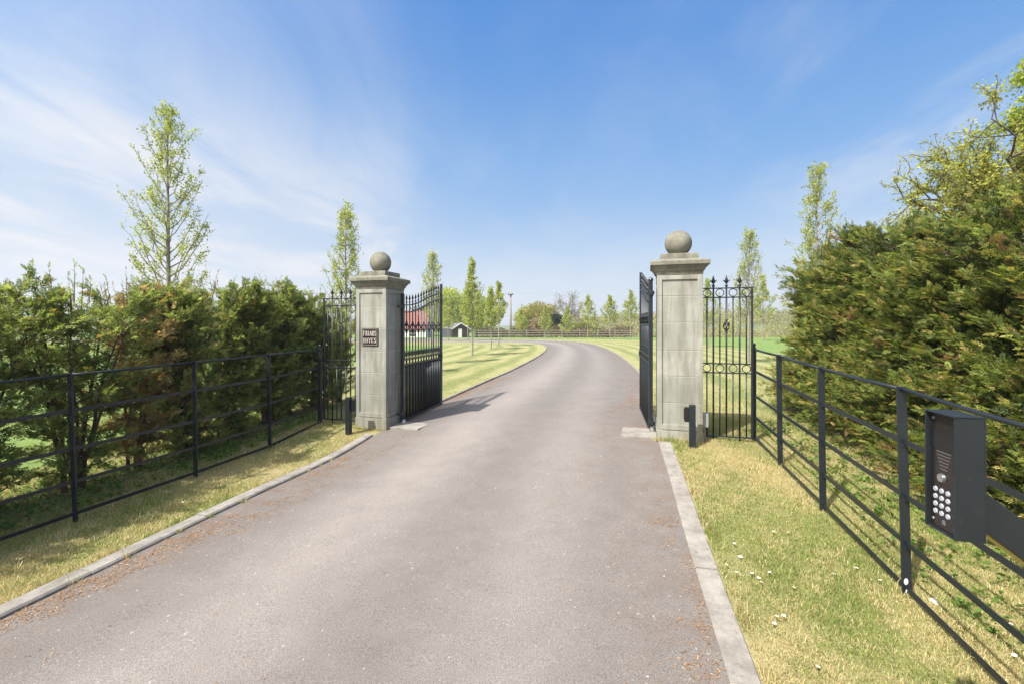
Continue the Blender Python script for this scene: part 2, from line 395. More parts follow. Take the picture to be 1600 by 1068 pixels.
RR = [(-.6, -5), (.53, 0), (1.02, 2.13), (1.30, 3.4), (1.60, 4.7), (1.80, 5.6), (2.32, 7.75), (3.26, 11.4), (3.85, 14), (4.6, 18.5), (5.4, 24.3), (5.95, 31), (6.0, 35.5), (5.4, 39), (4, 42.2), (1, 44.9), (-3, 46.3), (-12, 47.6), (-30, 49.2), (-60, 51)]
def catmull(P, step):
    P = [np.array(p, float) for p in P]; out = []
    for i in range(len(P)-1):
        p0, p1, p2, p3 = P[max(i-1, 0)], P[i], P[i+1], P[min(i+2, len(P)-1)]
        n = max(2, int(np.linalg.norm(p2-p1)/step))
        for k in range(n):
            t = k/n
            m1 = (p2-p0)/max(np.linalg.norm(p2-p0), 1e-6)*np.linalg.norm(p2-p1); m2 = (p3-p1)/max(np.linalg.norm(p3-p1), 1e-6)*np.linalg.norm(p2-p1)
            out.append((2*t**3-3*t**2+1)*p1+(t**3-2*t**2+t)*m1+(-2*t**3+3*t**2)*p2+(t**3-t**2)*m2)
    out.append(P[-1]); return np.array(out)
def resample(P, n):
    s = np.concatenate([[0], np.cumsum(np.linalg.norm(np.diff(P, axis=0), axis=1))]); q = np.linspace(0, 1, n)
    # denser near the camera
    q = q**1.4*s[-1]; return np.stack([np.interp(q, s, P[:, 0]), np.interp(q, s, P[:, 1])], 1)
EL = catmull(RL, 0.4); ER = catmull(RR, 0.4)
def seg_dist(P, X, Y):
    """signed distance of points to a polyline, positive on its left"""
    d = np.full(X.shape, 1e9); sg = np.zeros(X.shape)
    for a, b in zip(P[:-1], P[1:]):
        e = b-a; L2 = e@e
        t = np.clip(((X-a[0])*e[0]+(Y-a[1])*e[1])/L2, 0, 1)
        dx, dy = X-(a[0]+t*e[0]), Y-(a[1]+t*e[1]); q = np.hypot(dx, dy)
        m = q < d; d = np.where(m, q, d); sg = np.where(m, np.sign(e[0]*dy-e[1]*dx), sg)
    return d*sg
def hedge_x(Y): return -5.62+.218*Y
def grid_axis(lo_, hi, dense_lo, dense_hi, step, grow=1.12):
    a = list(np.arange(dense_lo, dense_hi+1e-6, step)); s = step
    while a[-1] < hi: s *= grow; a.append(a[-1]+s)
    s = step
    while a[0] > lo_: s *= grow; a.insert(0, a[0]-s)
    return np.array(a)
gx = grid_axis(-1500, 1500, -9, 9, 0.25); gy = grid_axis(-60, 2500, -3, 14, 0.25, 1.06)
GX, GY = np.meshgrid(gx, gy)
dl = seg_dist(EL[::2], GX, GY); dr = -seg_dist(ER[::2], GX, GY)    # positive outside the road
GZ = gz(GX, GY)
inside = (dl < -0.35) & (dr < -0.35)
GZ = np.where(inside, GZ-0.06, GZ)
GZ += np.where((np.maximum(dl, dr) > 0.4) & (GY < 60), 0.012*np.sin(GX*3.1+1)*np.cos(GY*2.3), 0)
nx, ny = len(gx), len(gy)
ii = np.arange(nx*ny).reshape(ny, nx)
Q = np.stack([ii[:-1, :-1].ravel(), ii[:-1, 1:].ravel(), ii[1:, 1:].ravel(), ii[1:, :-1].ravel()], 1)
ground = mesh_np('ground', np.stack([GX.ravel(), GY.ravel(), GZ.ravel()], 1), [Q], M_GROUND, smooth=True)
ground['kind'] = 'structure'
vd_ = np.where(dl > 0, dl, np.where(dr > 0, dr, 0))
def fattr(o, name, arr):
    a = o.data.attributes.new(name, 'FLOAT', 'POINT'); a.data.foreach_set('value', np.asarray(arr, dtype=np.float32).ravel())
def sst(x, a, b): t = np.clip((x-a)/(b-a), 0, 1); return t*t*(3-2*t)
fattr(ground, 'vdist', vd_)
lush = np.maximum(sst(np.where(dl > 0, dl, 0), 6.6, 6.9), sst(np.where(dr > 0, dr, 0), 8.0, 8.4))
lush = np.where((GY < 7.0) & (GX > 0), 0, lush)
lush = np.maximum(lush, np.where(GX < 0, sst(hedge_x(GY)-0.7-GX, 0, 0.4)*(GY < 9), 0))
lush = np.maximum(lush, sst(GY, 48, 49.5))
fattr(ground, 'lush', lush); fattr(ground, 'mown', sst(GY, 7.0, 8.0))
dirt = np.exp(-((GX-hedge_x(GY))/0.5)**2)*(GY < 9.2)*(GX < 0)*0.9
dirt = np.maximum(dirt, (np.clip((GX-(2.75+.218*GY))/0.3, 0, 1))*(GX < 5+.218*GY)*(GY < 8)*(GX > 0)*0.9)
fattr(ground, 'dirt', dirt)

NR = 420; NC = 25
rl, rr = resample(EL, NR), resample(ER, NR)
u = np.linspace(0, 1, NC)
P = rl[:, None, :]*(1-u)[None, :, None]+rr[:, None, :]*u[None, :, None]
Zr = gz(P[..., 0], P[..., 1])+0.006+0.02*(1-(2*u-1)**2)[None, :]
ii = np.arange(NR*NC).reshape(NR, NC)
Q = np.stack([ii[:-1, :-1].ravel(), ii[:-1, 1:].ravel(), ii[1:, 1:].ravel(), ii[1:, :-1].ravel()], 1)
road = mesh_np('road', np.concatenate([P.reshape(-1, 2), Zr.reshape(-1, 1)], 1), [Q], M_ASPH, smooth=True)
road['kind'] = 'structure'; fattr(road, 'across', np.tile(u, NR))

def kerb(name, E, side, w, h, stone, y0, y1):
    """row of kerb stones; side +1 puts them left of the line"""
    mb = MB(); s = np.concatenate([[0], np.cumsum(np.linalg.norm(np.diff(E, axis=0), axis=1))])
    q = np.arange(0, s[-1], stone)
    for a in q[:-1]:
        sub = np.linspace(a+0.004, a+stone-0.004, 4)
        px_ = np.interp(sub, s, E[:, 0]); py_ = np.interp(sub, s, E[:, 1])
        if py_[0] < y0 or py_[-1] > y1 or px_[0] < -40: continue
        jz = random.uniform(-0.004, 0.004); jy = random.uniform(-0.004, 0.004); b = len(mb.v)
        for k in range(4):
            i0, i1 = max(k-1, 0), min(k+1, 3); tx, ty = px_[i1]-px_[i0], py_[i1]-py_[i0]; l = math.hypot(tx, ty)
            nx_, ny_ = -ty/l*side, tx/l*side
            o0, o1 = jy, w+jy
            for off, zc in ((o0, -0.1), (o0, h-0.012), (o0+0.012, h), (o1-0.008, h), (o1, h-0.008), (o1, -0.1)):
                X, Y = px_[k]+nx_*off, py_[k]+ny_*off; mb.v.append((X, Y, g1(X, Y)+zc+jz))
        for k in range(3):
            for j in range(5):
                mb.f.append((b+k*6+j, b+k*6+j+1, b+(k+1)*6+j+1, b+(k+1)*6+j)); mb.m.append(0)
        mb.f.append(tuple(b+j for j in range(6))); mb.f.append(tuple(b+18+j for j in range(6))); mb.m += [0, 0]
    o = mb.build(name, M_CONC); o['kind'] = 'structure'; return o
kerb('kerb', EL, 1, 0.13, 0.034, 0.915, -4, 6.75)
kerb('kerb', ER, -1, 0.15, 0.012, 0.915, -4, 5.75)
kerb('kerb', EL, 1, 0.05, 0.05, 0.9, 7.6, 60)
kerb('kerb', ER, -1, 0.05, 0.05, 0.9, 6.4, 60)

# ------------------------------------------------------------------ gate piers
TH = R_(16.5); U = Vector((math.cos(TH), -math.sin(TH), 0)); W = Vector((math.sin(TH), math.cos(TH), 0))
PL = Vector((-2.092, 7.2418, 0.045)); PR = Vector((2.1318, 5.8356, 0.17)); A = 0.266
def pier(loc, label):
    t = thing('gate_pier', label, 'gate pier', loc, -TH, 'stone gate piers')
    mb = MB(); js = [0.14, 0.475, 0.803, 1.123, 1.46, 1.787, 2.05]; rec = 0.018; bw = 0.062; g = 0.004
    mb.box((0, 0, -0.03), (2*A+0.016, 2*A+0.016, 0.34-2*g))                        # plinth course to z 0.14
    mb.box((0, 0, 0.95), (2*(A-rec)-0.008, 2*(A-rec)-0.008, 2.2), 1)
    for sx in (-1, 1):
        for sy in (-1, 1): mb.box((sx*(A-bw/2), sy*(A-bw/2), 0.96), (bw-0.007, bw-0.007, 2.16), 1)
    for k in range(6):
        z0, z1 = js[k]+g*0.6, js[k+1]-g*0.6; zc, dz = (z0+z1)/2, z1-z0; j = random.uniform(-.0012, .0012)
        mb.box((0, 0, zc), (2*(A-rec)+j, 2*(A-rec)+j, dz-0.002))
        for sx in (-1, 1):
            for sy in (-1, 1): mb.box((sx*(A-bw/2), sy*(A-bw/2), zc), (bw, bw, dz))
        if k in (0, 5):                                                             # rail closing the sunk panel
            zz_, hh = (z0+0.035, 0.07) if k == 0 else (z1-0.03, 0.06)
            for q in (-1, 1):
                mb.box((0, q*(A-0.0105), zz_), (2*A-2*bw+0.01, 0.02, hh-0.004)); mb.box((q*(A-0.0105), 0, zz_), (0.02, 2*A-2*bw+0.01, hh-0.004))
    mb.build('shaft', [M_STONE, M_MORTAR], t, bevel=0.003)
    c = MB()
    prof = [(A+0.004, 2.051), (A+0.004, 2.08), (A+0.022, 2.10), (A+0.03, 2.125), (A+0.052, 2.15), (A+0.055, 2.162), (A+0.077, 2.166), (A+0.077, 2.212), (A+0.067, 2.222), (A-0.03, 2.25)]
    b = len(c.v)
    for (r, z) in prof:
        for sx, sy in ((-1, -1), (1, -1), (1, 1), (-1, 1)): c.v.append((sx*r, sy*r, z))
    for i in range(len(prof)-1):
        for j in range(4):
            c.f.append((b+i*4+j, b+i*4+(j+1) % 4, b+(i+1)*4+(j+1) % 4, b+(i+1)*4+j)); c.m.append(0)
    c.f.append((b+3, b+2, b+1, b)); e = b+(len(prof)-1)*4; c.f.append((e, e+1, e+2, e+3)); c.m += [0, 0]
    c.build('cornice', M_CAP, t, bevel=0.003)
    p = MB(); p.box((0, 0, 2.28), (0.44, 0.44, 0.08)); p.box((0, 0, 2.315), (0.30, 0.30, 0.03)); p.build('cap_block', M_CAP, t, bevel=0.006)
    s = MB(); n = 24; R = 0.166; pr = [(max(0.002, R*math.sin(PI*i/n)), -R*math.cos(PI*i/n)) for i in range(n+1)]
    s.lathe((0, 0, 2.32+R-0.012), pr, 40); s.build('ball_finial', M_CAP, t, smooth=True)
    return t
pier_l = pier(PL, 'square pale stone gate pier with ball on top and black house name plaque')
pier_l.scale = (1, 1, 1.03)
pier_r = pier(PR, 'square pale stone gate pier with ball on top and no plaque on its front')

# name plaque (letters as strokes with serifs)
def stroke_letter(mb, ch, x, z, w, h, y, t=0.0085):
    def ln(x0, z0, x1, z1, tt=t): mb.bar((x+x0*w, y, z+z0*h), (x+x1*w, y, z+z1*h), tt, 0.004, up=(0, 1, 0))
    def sf(xc, zc, ww=0.34): ln(xc-ww/2, zc, xc+ww/2, zc, 0.0045)
    def arc(cx_, cz, rx, rz, a0, a1, n=9, tt=t):
        p = [(cx_+rx*math.cos(a0+(a1-a0)*i/n), cz+rz*math.sin(a0+(a1-a0)*i/n)) for i in range(n+1)]
        for a_, b_ in zip(p[:-1], p[1:]): ln(a_[0], a_[1], b_[0], b_[1], tt)
    if ch == 'F': ln(.2, 0, .2, 1); ln(.2, .97, .9, .97, .0045); ln(.2, .52, .7, .52, .0045); ln(.9, .97, .9, .78, .0045); sf(.22, 0); sf(.15, 1)
    if ch == 'E': ln(.2, 0, .2, 1); ln(.2, .97, .88, .97, .0045); ln(.2, .52, .7, .52, .0045); ln(.2, .03, .9, .03, .0045); ln(.88, .97, .88, .8, .0045); ln(.9, .03, .9, .2, .0045)
    if ch == 'I': ln(.5, 0, .5, 1); sf(.5, 0, .5); sf(.5, 1, .5)
    if ch == 'H': ln(.18, 0, .18, 1); ln(.82, 0, .82, 1); ln(.18, .52, .82, .52, .0045); [sf(a_, b_) for a_ in (.18, .82) for b_ in (0, 1)]
    if ch == 'A': ln(.12, 0, .5, 1, .0045); ln(.5, 1, .88, 0); ln(.27, .35, .75, .35, .0045); sf(.12, 0, .28); sf(.88, 0, .28)
    if ch == 'Y': ln(.1, 1, .5, .48); ln(.9, 1, .5, .48, .0045); ln(.5, .48, .5, 0); sf(.5, 0); sf(.1, 1, .28); sf(.9, 1, .28)
    if ch == 'R': ln(.2, 0, .2, 1); ln(.2, .98, .5, .98, .0045); ln(.2, .5, .5, .5, .0045); arc(.5, .74, .3, .24, -PI/2, PI/2); ln(.48, .5, .9, 0); sf(.2, 0); sf(.9, 0, .24)
    if ch == 'S': arc(.5, .74, .32, .24, R_(20), R_(250)); arc(.5, .26, .34, .24, R_(-160), R_(80))
pq = thing('name_plaque', 'black plaque with pale lettering fixed on the left stone pier', 'sign', PL+Vector((0, 0, 0)), -TH)
yf = -(A-0.018)
m = MB(); m.box((-0.02, yf-0.008, 1.375), (0.285, 0.016, 0.262)); m.build('plate', M_PLAQ, pq, bevel=0.003)
m = MB()
for (cx_, cz_, w_, h_) in ((-.02, 1.375+.119, .262, .0032), (-.02, 1.375-.119, .262, .0032), (-.02-.1285, 1.375, .0032, .233), (-.02+.1285, 1.375, .0032, .233)):
    m.box((cx_, yf-0.0175, cz_), (w_, 0.004, h_))
m.build('border', M_LET, pq)
m = MB()
for word, zb, wd in (('FRIARS', 1.393, 0.036), ('HAYES', 1.287, 0.041)):
    ad = [wd*(0.62 if ch == 'I' else 1.0) for ch in word]; tot = sum(ad)+0.0055*(len(word)-1); x = -0.02-tot/2
    for ch, a_ in zip(word, ad):
        stroke_letter(m, ch, x, zb, a_, 0.072, yf-0.018); x += a_+0.0055
m.build('lettering', M_LET, pq)

# ------------------------------------------------------------------ ironwork
def finial(mb, x, z, s=1.0, y=0, fleur=True):
    mb.lathe((x, y, z), [(0.008*s, 0), (0.016*s, 0.012*s), (0.016*s, 0.02*s), (0.008*s, 0.03*s), (0.008*s, 0.045*s), (0.015*s, 0.058*s), (0.018*s, 0.07*s), (0.010*s, 0.10*s), (0.002, 0.13*s)], 8)
    if fleur:
        for q in (-1, 1):
            mb.tube([(x+q*0.004*s, y, z+0.045*s), (x+q*0.018*s, y, z+0.062*s), (x+q*0.030*s, y, z+0.078*s), (x+q*0.036*s, y, z+0.066*s)], [0.006*s, 0.007*s, 0.006*s, 0.003*s], 6)
def boss(mb, x, z, s=1.0, y=0):
    n = 8
    for k in range(6):                                                              # basket of six bowed wires
        a = 2*PI*k/6; pts = []
        for i in range(n+1):
            t = i/n; r = 0.030*s*math.sin(PI*t); aa = a+t*1.2
            pts.append((x+r*math.cos(aa), y+r*math.sin(aa)*0.8, z-0.055*s+0.11*s*t))
        mb.tube(pts, 0.0045*s, 5)
    mb.lathe((x, y, z-0.066*s), [(0.012*s, 0), (0.014*s, 0.008*s), (0.009*s, 0.016*s)], 8)
    mb.lathe((x, y, z+0.05*s), [(0.009*s, 0), (0.014*s, 0.008*s), (0.012*s, 0.016*s)], 8)
def side_panel(loc, width, label, flip, H=1.84, zb=0.79):
    """fixed railing panel; local x runs along it, z=0 is its bottom rail"""
    t = thing('railing_panel', label, 'railing', loc, -TH, 'fixed iron railing panels beside the piers')
    w = width
    f = MB(); f.box((0.012, 0, H/2), (0.022, 0.022, H)); f.box((w-0.012, 0, H/2), (0.022, 0.022, H))
    for z in (0.0, zb, zb+.115, H-0.115, H): f.box((w/2, 0, z), (w-0.002, 0.026, 0.014))
    f.build('frame', M_IRON, t, bevel=0.002)
    step = w/8
    for k in range(1, 8):
        x = k*step; b = MB()
        if k % 2 == 0: b.tube([(x, 0, -0.06 if k == 2 or k == 6 else 0), (x, 0, H+0.02)], 0.0105, 8)
        else: b.tube([(x, 0, 0), (x, 0, zb)], 0.008, 8); b.tube([(x, 0, zb+.115), (x, 0, H-0.115)], 0.008, 8)
        b.build('bar', M_IRON, t, smooth=True)
    for z in (zb+.0575, H-0.0575):
        for k in range(4): r = MB(); r.ring(((k+0.5)*2*step, 0, z), 0.046, 0.0055); r.build('ring', M_IRON, t, smooth=True)
    for k in (2, 4, 6):
        q = MB(); finial(q, k*step, H+0.012, 1.15); q.build('finial', M_IRON, t, smooth=True)
    q = MB(); boss(q, 4*step, H-.47, 1.25); q.build('boss', M_IRON, t, smooth=True)
    return t
side_panel(PR+U*(A-0.002)+W*(-0.01)+Vector((0, 0, 0.05)), 0.60, 'narrow fixed iron railing panel right of the right stone pier', 1)
wl_ = 0.68
side_panel(PL-U*(A+wl_-0.004)+W*(-0.17)+Vector((0, 0, 0.055)), wl_, 'narrow fixed iron railing panel between left hedge and left stone pier', -1, 1.925, .83)

def gate_leaf(loc, rz, h_free, label, mirror=1):
    """local x from hinge to free end, z from bottom rail"""
    t = thing('gate_leaf', label, 'gate', loc, rz, 'open iron driveway gate leaves')
    w = 1.75; hh = 2.0; band = 0.90
    def top(x):                                                                     # upper rail, swept up to the free end
        s = min(max((x-0.15)/(w-0.15), 0), 1); s = s*s*(3-2*s); return 1.86+(h_free-0.16-1.86)*s
    f = MB(); f.box((0.025, 0, hh/2), (0.05, 0.05, hh)); f.lathe((0.025, 0, hh), [(0.03, 0), (0.034, 0.012), (0.026, 0.03), (0.004, 0.045)], 12)
    f.build('hinge_stile', M_IRON, t, bevel=0.003)
    f = MB(); f.box((w-0.022, 0, (h_free+0.03)/2), (0.044, 0.044, h_free+0.03)); f.build('free_stile', M_IRON, t, bevel=0.003)
    f = MB(); f.box((w/2, 0, 0.02), (w-0.06, 0.04, 0.035)); f.build('rail', M_IRON, t)
    for z in (band, band+0.09): f = MB(); f.box((w/2, 0, z), (w-0.06, 0.034, 0.016)); f.build('rail', M_IRON, t)
    xs = [0.05+(w-0.1)*i/24 for i in range(25)]
    for off in (0, -0.115):
        f = MB()
        for a_, b_ in zip(xs[:-1], xs[1:]): f.bar((a_, 0, top(a_)+off), (b_, 0, top(b_)+off), 0.034, 0.016)
        f.build('curved_rail', M_IRON, t)
    n = 13
    for k in range(1, n+1):
        x = 0.05+(w-0.1)*k/(n+1); zt = top(x)+0.03
        bars = MB(); bars.tube([(x, 0, 0.03), (x, 0, zt)], 0.0105, 8); bars.build('bar', M_IRON, t, smooth=True)
        q = MB(); finial(q, x, zt, 1.1, fleur=False); q.build('finial', M_IRON, t, smooth=True)
        if k % 2 == 1:
            q = MB(); boss(q, x, 1.50, 1.45); q.build('boss', M_IRON, t, smooth=True)
    st = (w-0.1)/(n+1)
    for k in range(n+1):
        xc = 0.05+st*(k+0.5); dog = MB(); rings = MB()
        for dx in (-st*0.17, st*0.17):
            dog.tube([(xc+dx, 0, 0.03), (xc+dx, 0, band)], 0.0085, 6)
        dog.tube([(xc, 0, band+0.09), (xc, 0, band+0.17)], 0.007, 6)
        dog.lathe((xc, 0, band+0.16), [(0.006, 0), (0.016, 0.02), (0.013, 0.035), (0.002, 0.075)], 6)
        for q_ in (-1, 1): dog.tube([(xc, 0, band+0.12), (xc+q_*0.02, 0, band+0.145), (xc+q_*0.032, 0, band+0.165)], 0.005, 5)
        rings.ring((xc, 0, band+0.045), 0.036, 0.005, n=14)
        dog.build('dog_bar', M_IRON, t, smooth=True); rings.build('ring', M_IRON, t, smooth=True)
    lk = MB(); lk.box((w-0.05, 0, band+0.045), (0.06, 0.07, 0.085)); lk.build('lock_box', M_IRON, t, bevel=0.004)
    for z in (0.14, 1.83):
        q = MB(); q.bar((0.025, 0, z), (-0.10, 0.02*mirror, z), 0.03, 0.045); q.lathe((0.025, 0, z-0.035), [(0.036, 0), (0.036, 0.07)], 12)
        q.build('hinge', M_IRON, t, bevel=0.002)
    return t
HL = Vector((-1.75, 7.24, 0.065)); FLv = Vector((-1.386, 8.96, 0.065)); dL = (FLv-HL)
gate_leaf(HL, math.atan2(dL.y, dL.x), 2.31, 'open black iron gate leaf hung on the pier with the plaque')
HRv = Vector((1.838, 6.02, 0.19)); FRv = Vector((2.19, 7.74, 0.19)); dR = (FRv-HRv)
gate_leaf(HRv, math.atan2(dR.y, dR.x), 2.27, 'open black iron gate leaf seen nearly edge on beside right pier', -1)
for q, lb, sz in ((HL, 'pale concrete slab in the drive under the left gate leaf', (0.55, 0.42)), (HRv, 'pale concrete slab in the drive under the right gate leaf', (0.5, 0.5))):
    cxy = q+U*(0.17 if q is HL else -0.12)-W*(0.10); t = thing('hinge_slab', lb, 'slab', (cxy.x, cxy.y, g1(cxy.x, cxy.y)), -TH, 'concrete slabs under the gates')
    m = MB(); m.box((0, 0, -0.02), (sz[0], sz[1], 0.10)); m.build('slab', M_CONC, t, bevel=0.008)
    m = MB(); s_ = -1 if q is HL else 1
    m.lathe((s_*0.14, 0.10, 0.03), [(0.05, 0), (0.05, 0.03), (0.03, 0.035), (0.03, 0.055)], 14); m.build('pivot', M_STEEL, t, bevel=0.002)

# photocell posts
def bollard(p, rz, sx, label, h):
    t = thing('sensor_post', label, 'post', p, rz, 'slim black gate sensor posts')
    m = MB(); m.box((0, 0, h/2-0.05), (0.07, 0.07, h+0.1)); m.build('post', M_IRON, t, bevel=0.004)
    m = MB(); m.box((0, 0, h+0.006), (0.074, 0.074, 0.010)); m.build('cap', M_IRON, t, bevel=0.003)
    m = MB(); m.box((sx*0.062, 0.03, h-0.11), (0.05, 0.07, 0.17)); m.box((sx*0.089, 0.03, h-0.11), (0.006, 0.05, 0.12)); m.build('sensor', M_BLKP, t, bevel=0.004)
    return t
p = Vector((-2.42, 6.74, 0)); p.z = g1(p.x, p.y); bollard(p, -TH, 1, 'slim black sensor post in front of the plaque pier', 0.54)
p = Vector((2.115, 5.34, 0)); p.z = g1(p.x, p.y); bollard(p, -TH, -1, 'slim black sensor post in front of the right pier', 0.50)
t = thing('junction_box', 'small grey box low on the side of the right stone pier', 'junction box', PR+U*(A+0.003)+W*(-0.14), -TH)
m = MB(); m.box((0.032, 0, 0.27), (0.06, 0.10, 0.17)); m.build('case', M_GREY, t, bevel=0.004)
m = MB(); m.box((0.066, 0, 0.27), (0.008, 0.085, 0.15)); m.tube([(0.03, 0, 0.185), (0.03, 0, -0.1)], 0.01, 8); m.build('lid', M_GREY, t, bevel=0.002)

# estate fences
HTS = [1.235, 0.93, 0.605, 0.325, 0.055]
def fence(posts, label, tilt, ks):
    p0 = posts[0]; t = thing('estate_fence', label, 'fence', (p0[0], p0[1], p0[2]), 0, 'black estate rail fences')
    O = Vector(p0); P_ = [Vector(q)-O for q in posts]
    for i, q in enumerate(P_):
        d = (P_[min(i+1, len(P_)-1)]-P_[max(i-1, 0)]); d.z = 0; d.normalize(); n = Vector((-d.y, d.x, 0))
        m = MB()
        if i == 0:
            m.bar(q-Vector((0, 0, .12)), q+Vector((0, 0, 1.235*ks[0])), 0.05, 0.05, up=n)
            m.lathe((q.x, q.y, q.z+1.235*ks[0]), [(0.028, 0), (0.028, 0.008), (0.012, 0.012), (0.022, 0.022), (0.027, 0.036), (0.022, 0.052), (0.004, 0.062)], 14)
            m.build('end_post', M_IRON, t, bevel=0.002)
        else:
            lean = Vector((tilt[i], 0, 0))
            m.bar(q-Vector((0, 0, .12))-lean*0.1, q+Vector((0, 0, 1.25*ks[i]))+lean, 0.050, 0.013, up=d)
            for z in [h_*ks[i] for h_ in HTS[1:]]: m.tube([q+lean*z/1.25+n*0.0-d*0.012+Vector((0, 0, z-.028)), q+lean*z/1.25+d*0.012+Vector((0, 0, z-.028))], 0.011, 8)
            m.build('post', M_IRON, t, bevel=0.0015)
    for k, z in enumerate(HTS):
        m = MB()
        for i, (a_, b_) in enumerate(zip(P_[:-1], P_[1:])):
            la = Vector((tilt[i]*z/1.25, 0, 0)) if i else Vector(); lb_ = Vector((tilt[i+1]*z/1.25, 0, 0))
            if k == 0: za, zb_ = z*ks[i]*(0.985 if i == 0 else 1), z*ks[i+1]; m.tube([a_+la+Vector((0, 0, za)), (a_+b_+la+lb_)/2+Vector((0, 0, (za+zb_)/2-0.004)), b_+lb_+Vector((0, 0, zb_))], 0.0125, 10)
            else: m.bar(a_+la+Vector((0, 0, z*ks[i])), b_+lb_+Vector((0, 0, z*ks[i+1])), 0.009, 0.030)
        m.build('rail', M_IRON, t, smooth=(k == 0))
    return t
LP = [(-3.075, 7.29), (-3.29, 6.18), (-3.53, 5.08), (-3.78, 3.94), (-4.02, 2.82), (-4.27, 1.70), (-4.51, .58), (-4.75, -.54)]
LPz = [0.0, -.09, -.095, -.08, -.07, -.07, -.07, -.07]
fence([(x, y, z) for (x, y), z in zip(LP, LPz)], 'black five rail iron fence in front of the left yew shrubs', [0, -.02, -.02, -.05, -.01, 0, 0, 0], [1.0, 1.045, 1.04, 1.015, 1, 1, 1, 1])
RP = [(3.01, 5.67), (2.83, 4.80), (2.61, 3.82), (2.378, 2.74), (2.14, 1.62), (1.90, .5), (1.66, -.6)]
RPz = [.178, .10, .047, -.036, -.11, -.2, -.28]
fr = fence([(x, y, z) for (x, y), z in zip(RP, RPz)], 'black five rail iron fence in front of the tall right hedge', [0, -.015, -.015, -.035, 0, 0, 0], [.925, .955, .965, 1.015, 1.02, 1.02, 1.02])
m = MB(); o_ = Vector((2.378-3.01, 2.74-5.67, -.036-.178))
for (dx, z, r) in ((-0.012, 0.10, 0.014), (-0.006, 0.04, 0.010), (0.014, 0.02, 0.008)):
    m.lathe((0, 0, 0), [(r, 0), (r*0.7, 0.001)], 9); 
    for i in range(len(m.v)-18, len(m.v)):
        x_, y_, z_ = m.v[i]; m.v[i] = (o_.x+dx+x_, o_.y-0.0085-z_, o_.z+z+y_*1.5)
m.build('paint_chip', M_CHIP, fr)

# ------------------------------------------------------------------ intercom
ph = R_(10); M0 = Vector((1.264, 1.30, 0)); HB = 0.352; WB = 0.118; DB = 0.075
ZC = EYE-(743-HOR)/F*1.33
a_dir = Vector((math.sin(ph), math.cos(ph), 0)); b_dir = Vector((math.cos(ph), -math.sin(ph), 0))
ic = thing('intercom', 'black hooded keypad intercom on a slanting arm beside the drive', 'intercom', (M0.x, M0.y, ZC))
def ip(a_, b_, z): v = a_dir*a_+b_dir*b_; return Vector((v.x, v.y, z))
def ibox(mb, a0, a1, b0, b1, z0, z1, mi=0):
    c = ip((a0+a1)/2, (b0+b1)/2, (z0+z1)/2); Mx = Matrix((b_dir, a_dir, Vector((0, 0, 1)))).transposed()
    mb.box(c, (abs(b1-b0), abs(a1-a0), z1-z0), mi, Mx)
h = HB/2; REC = 0.013
m = MB()
ibox(m, 0, 0.004, 0, DB, -h, h); ibox(m, WB-0.004, WB, 0.0, DB, -h, h)
ibox(m, -0.002, WB+0.002, -0.002, DB+0.001, h, h+0.004); ibox(m, 0.004, WB-0.004, 0.002, DB, -h, -h+0.004); ibox(m, 0.0, WB, DB, DB+0.004, -h-0.001, h-0.001)
m.build('hood', M_IRON, ic, bevel=0.0015)
m = MB(); ibox(m, 0.0045, WB-0.0045, REC, DB-0.004, -h+0.0045, h-0.0005); pn = m.build('panel', M_PANEL, ic)
m = MB(); ibox(m, 0.008, WB-0.008, REC-0.002, REC, 0.07, 0.125); m.build('camera_window', M_BLKP, ic)
m = MB()
for k in range(6): ibox(m, 0.030+0.003*k, WB-0.030-0.003*k, REC-0.0012, REC, 0.062-0.010*k-0.003, 0.062-0.010*k)
m.build('speaker_grille', mat('grille_slots', plain((0.10, 0.09, 0.085), 0.5)), ic)
def disc(mb, a_, z, r, th=0.004, n=16, b0=REC):
    b = len(mb.v)
    for q in (0, 1):
        for i in range(n):
            an = 2*PI*i/n; rr_ = r*(1 if q == 0 else 0.86); mb.v.append(tuple(ip(a_+rr_*math.cos(an), b0-q*th, z+rr_*math.sin(an))))
    for i in range(n): j = (i+1) % n; mb.f.append((b+i, b+j, b+n+j, b+n+i)); mb.m.append(0)
    mb.f.append(tuple(b+n+i for i in range(n))); mb.m.append(0)
m = MB(); disc(m, WB/2+0.006, -0.016, 0.0135, 0.007, 24); m.build('call_button', M_STEEL, ic)
for r_ in range(4):
    for c_ in range(3):
        m = MB(); disc(m, WB/2+0.008+(c_-1)*0.0245, -0.056-0.0225*r_, 0.0078, 0.003, 18); m.build('key', M_KEY, ic)
for a_ in (0.016, WB-0.016):
    for z in (h-0.018, -h+0.026):
        m = MB(); disc(m, a_, z, 0.0048, 0.002, 12); m.build('screw', M_STEEL, ic)
m = MB()
for z, w_ in ((-h+0.034, 0.010), (-h+0.029, 0.014), (-h+0.024, 0.012)): ibox(m, WB/2-w_/2, WB/2+w_/2, REC-0.0008, REC, z-0.0012, z+0.0012)
m.build('maker_mark', mat('mark_grey', plain((0.2, 0.2, 0.21), 0.5)), ic)
a0 = ip(0.045, DB+0.004, -0.085); ar = MB()
far_ = a0+Vector((0.34, -0.02, -0.26)); ground_p = Vector((M0.x+0.55, M0.y-0.05, 0))
ar.bar(a0-Vector((.02, 0, -.012)), far_, 0.05, 0.092); ar.build('arm', M_IRON, ic, bevel=0.004)
m = MB(); e_ = Vector((far_-a0)).normalized(); nrm_ = Vector((e_.z, 0, -e_.x)).normalized()
m.bar(a0+nrm_*(-0.0)+Vector((0.0, -0.0, -0.060)), far_+Vector((0, 0, -0.060)), 0.03, 0.006); m.build('arm_edge', M_STRAP, ic)
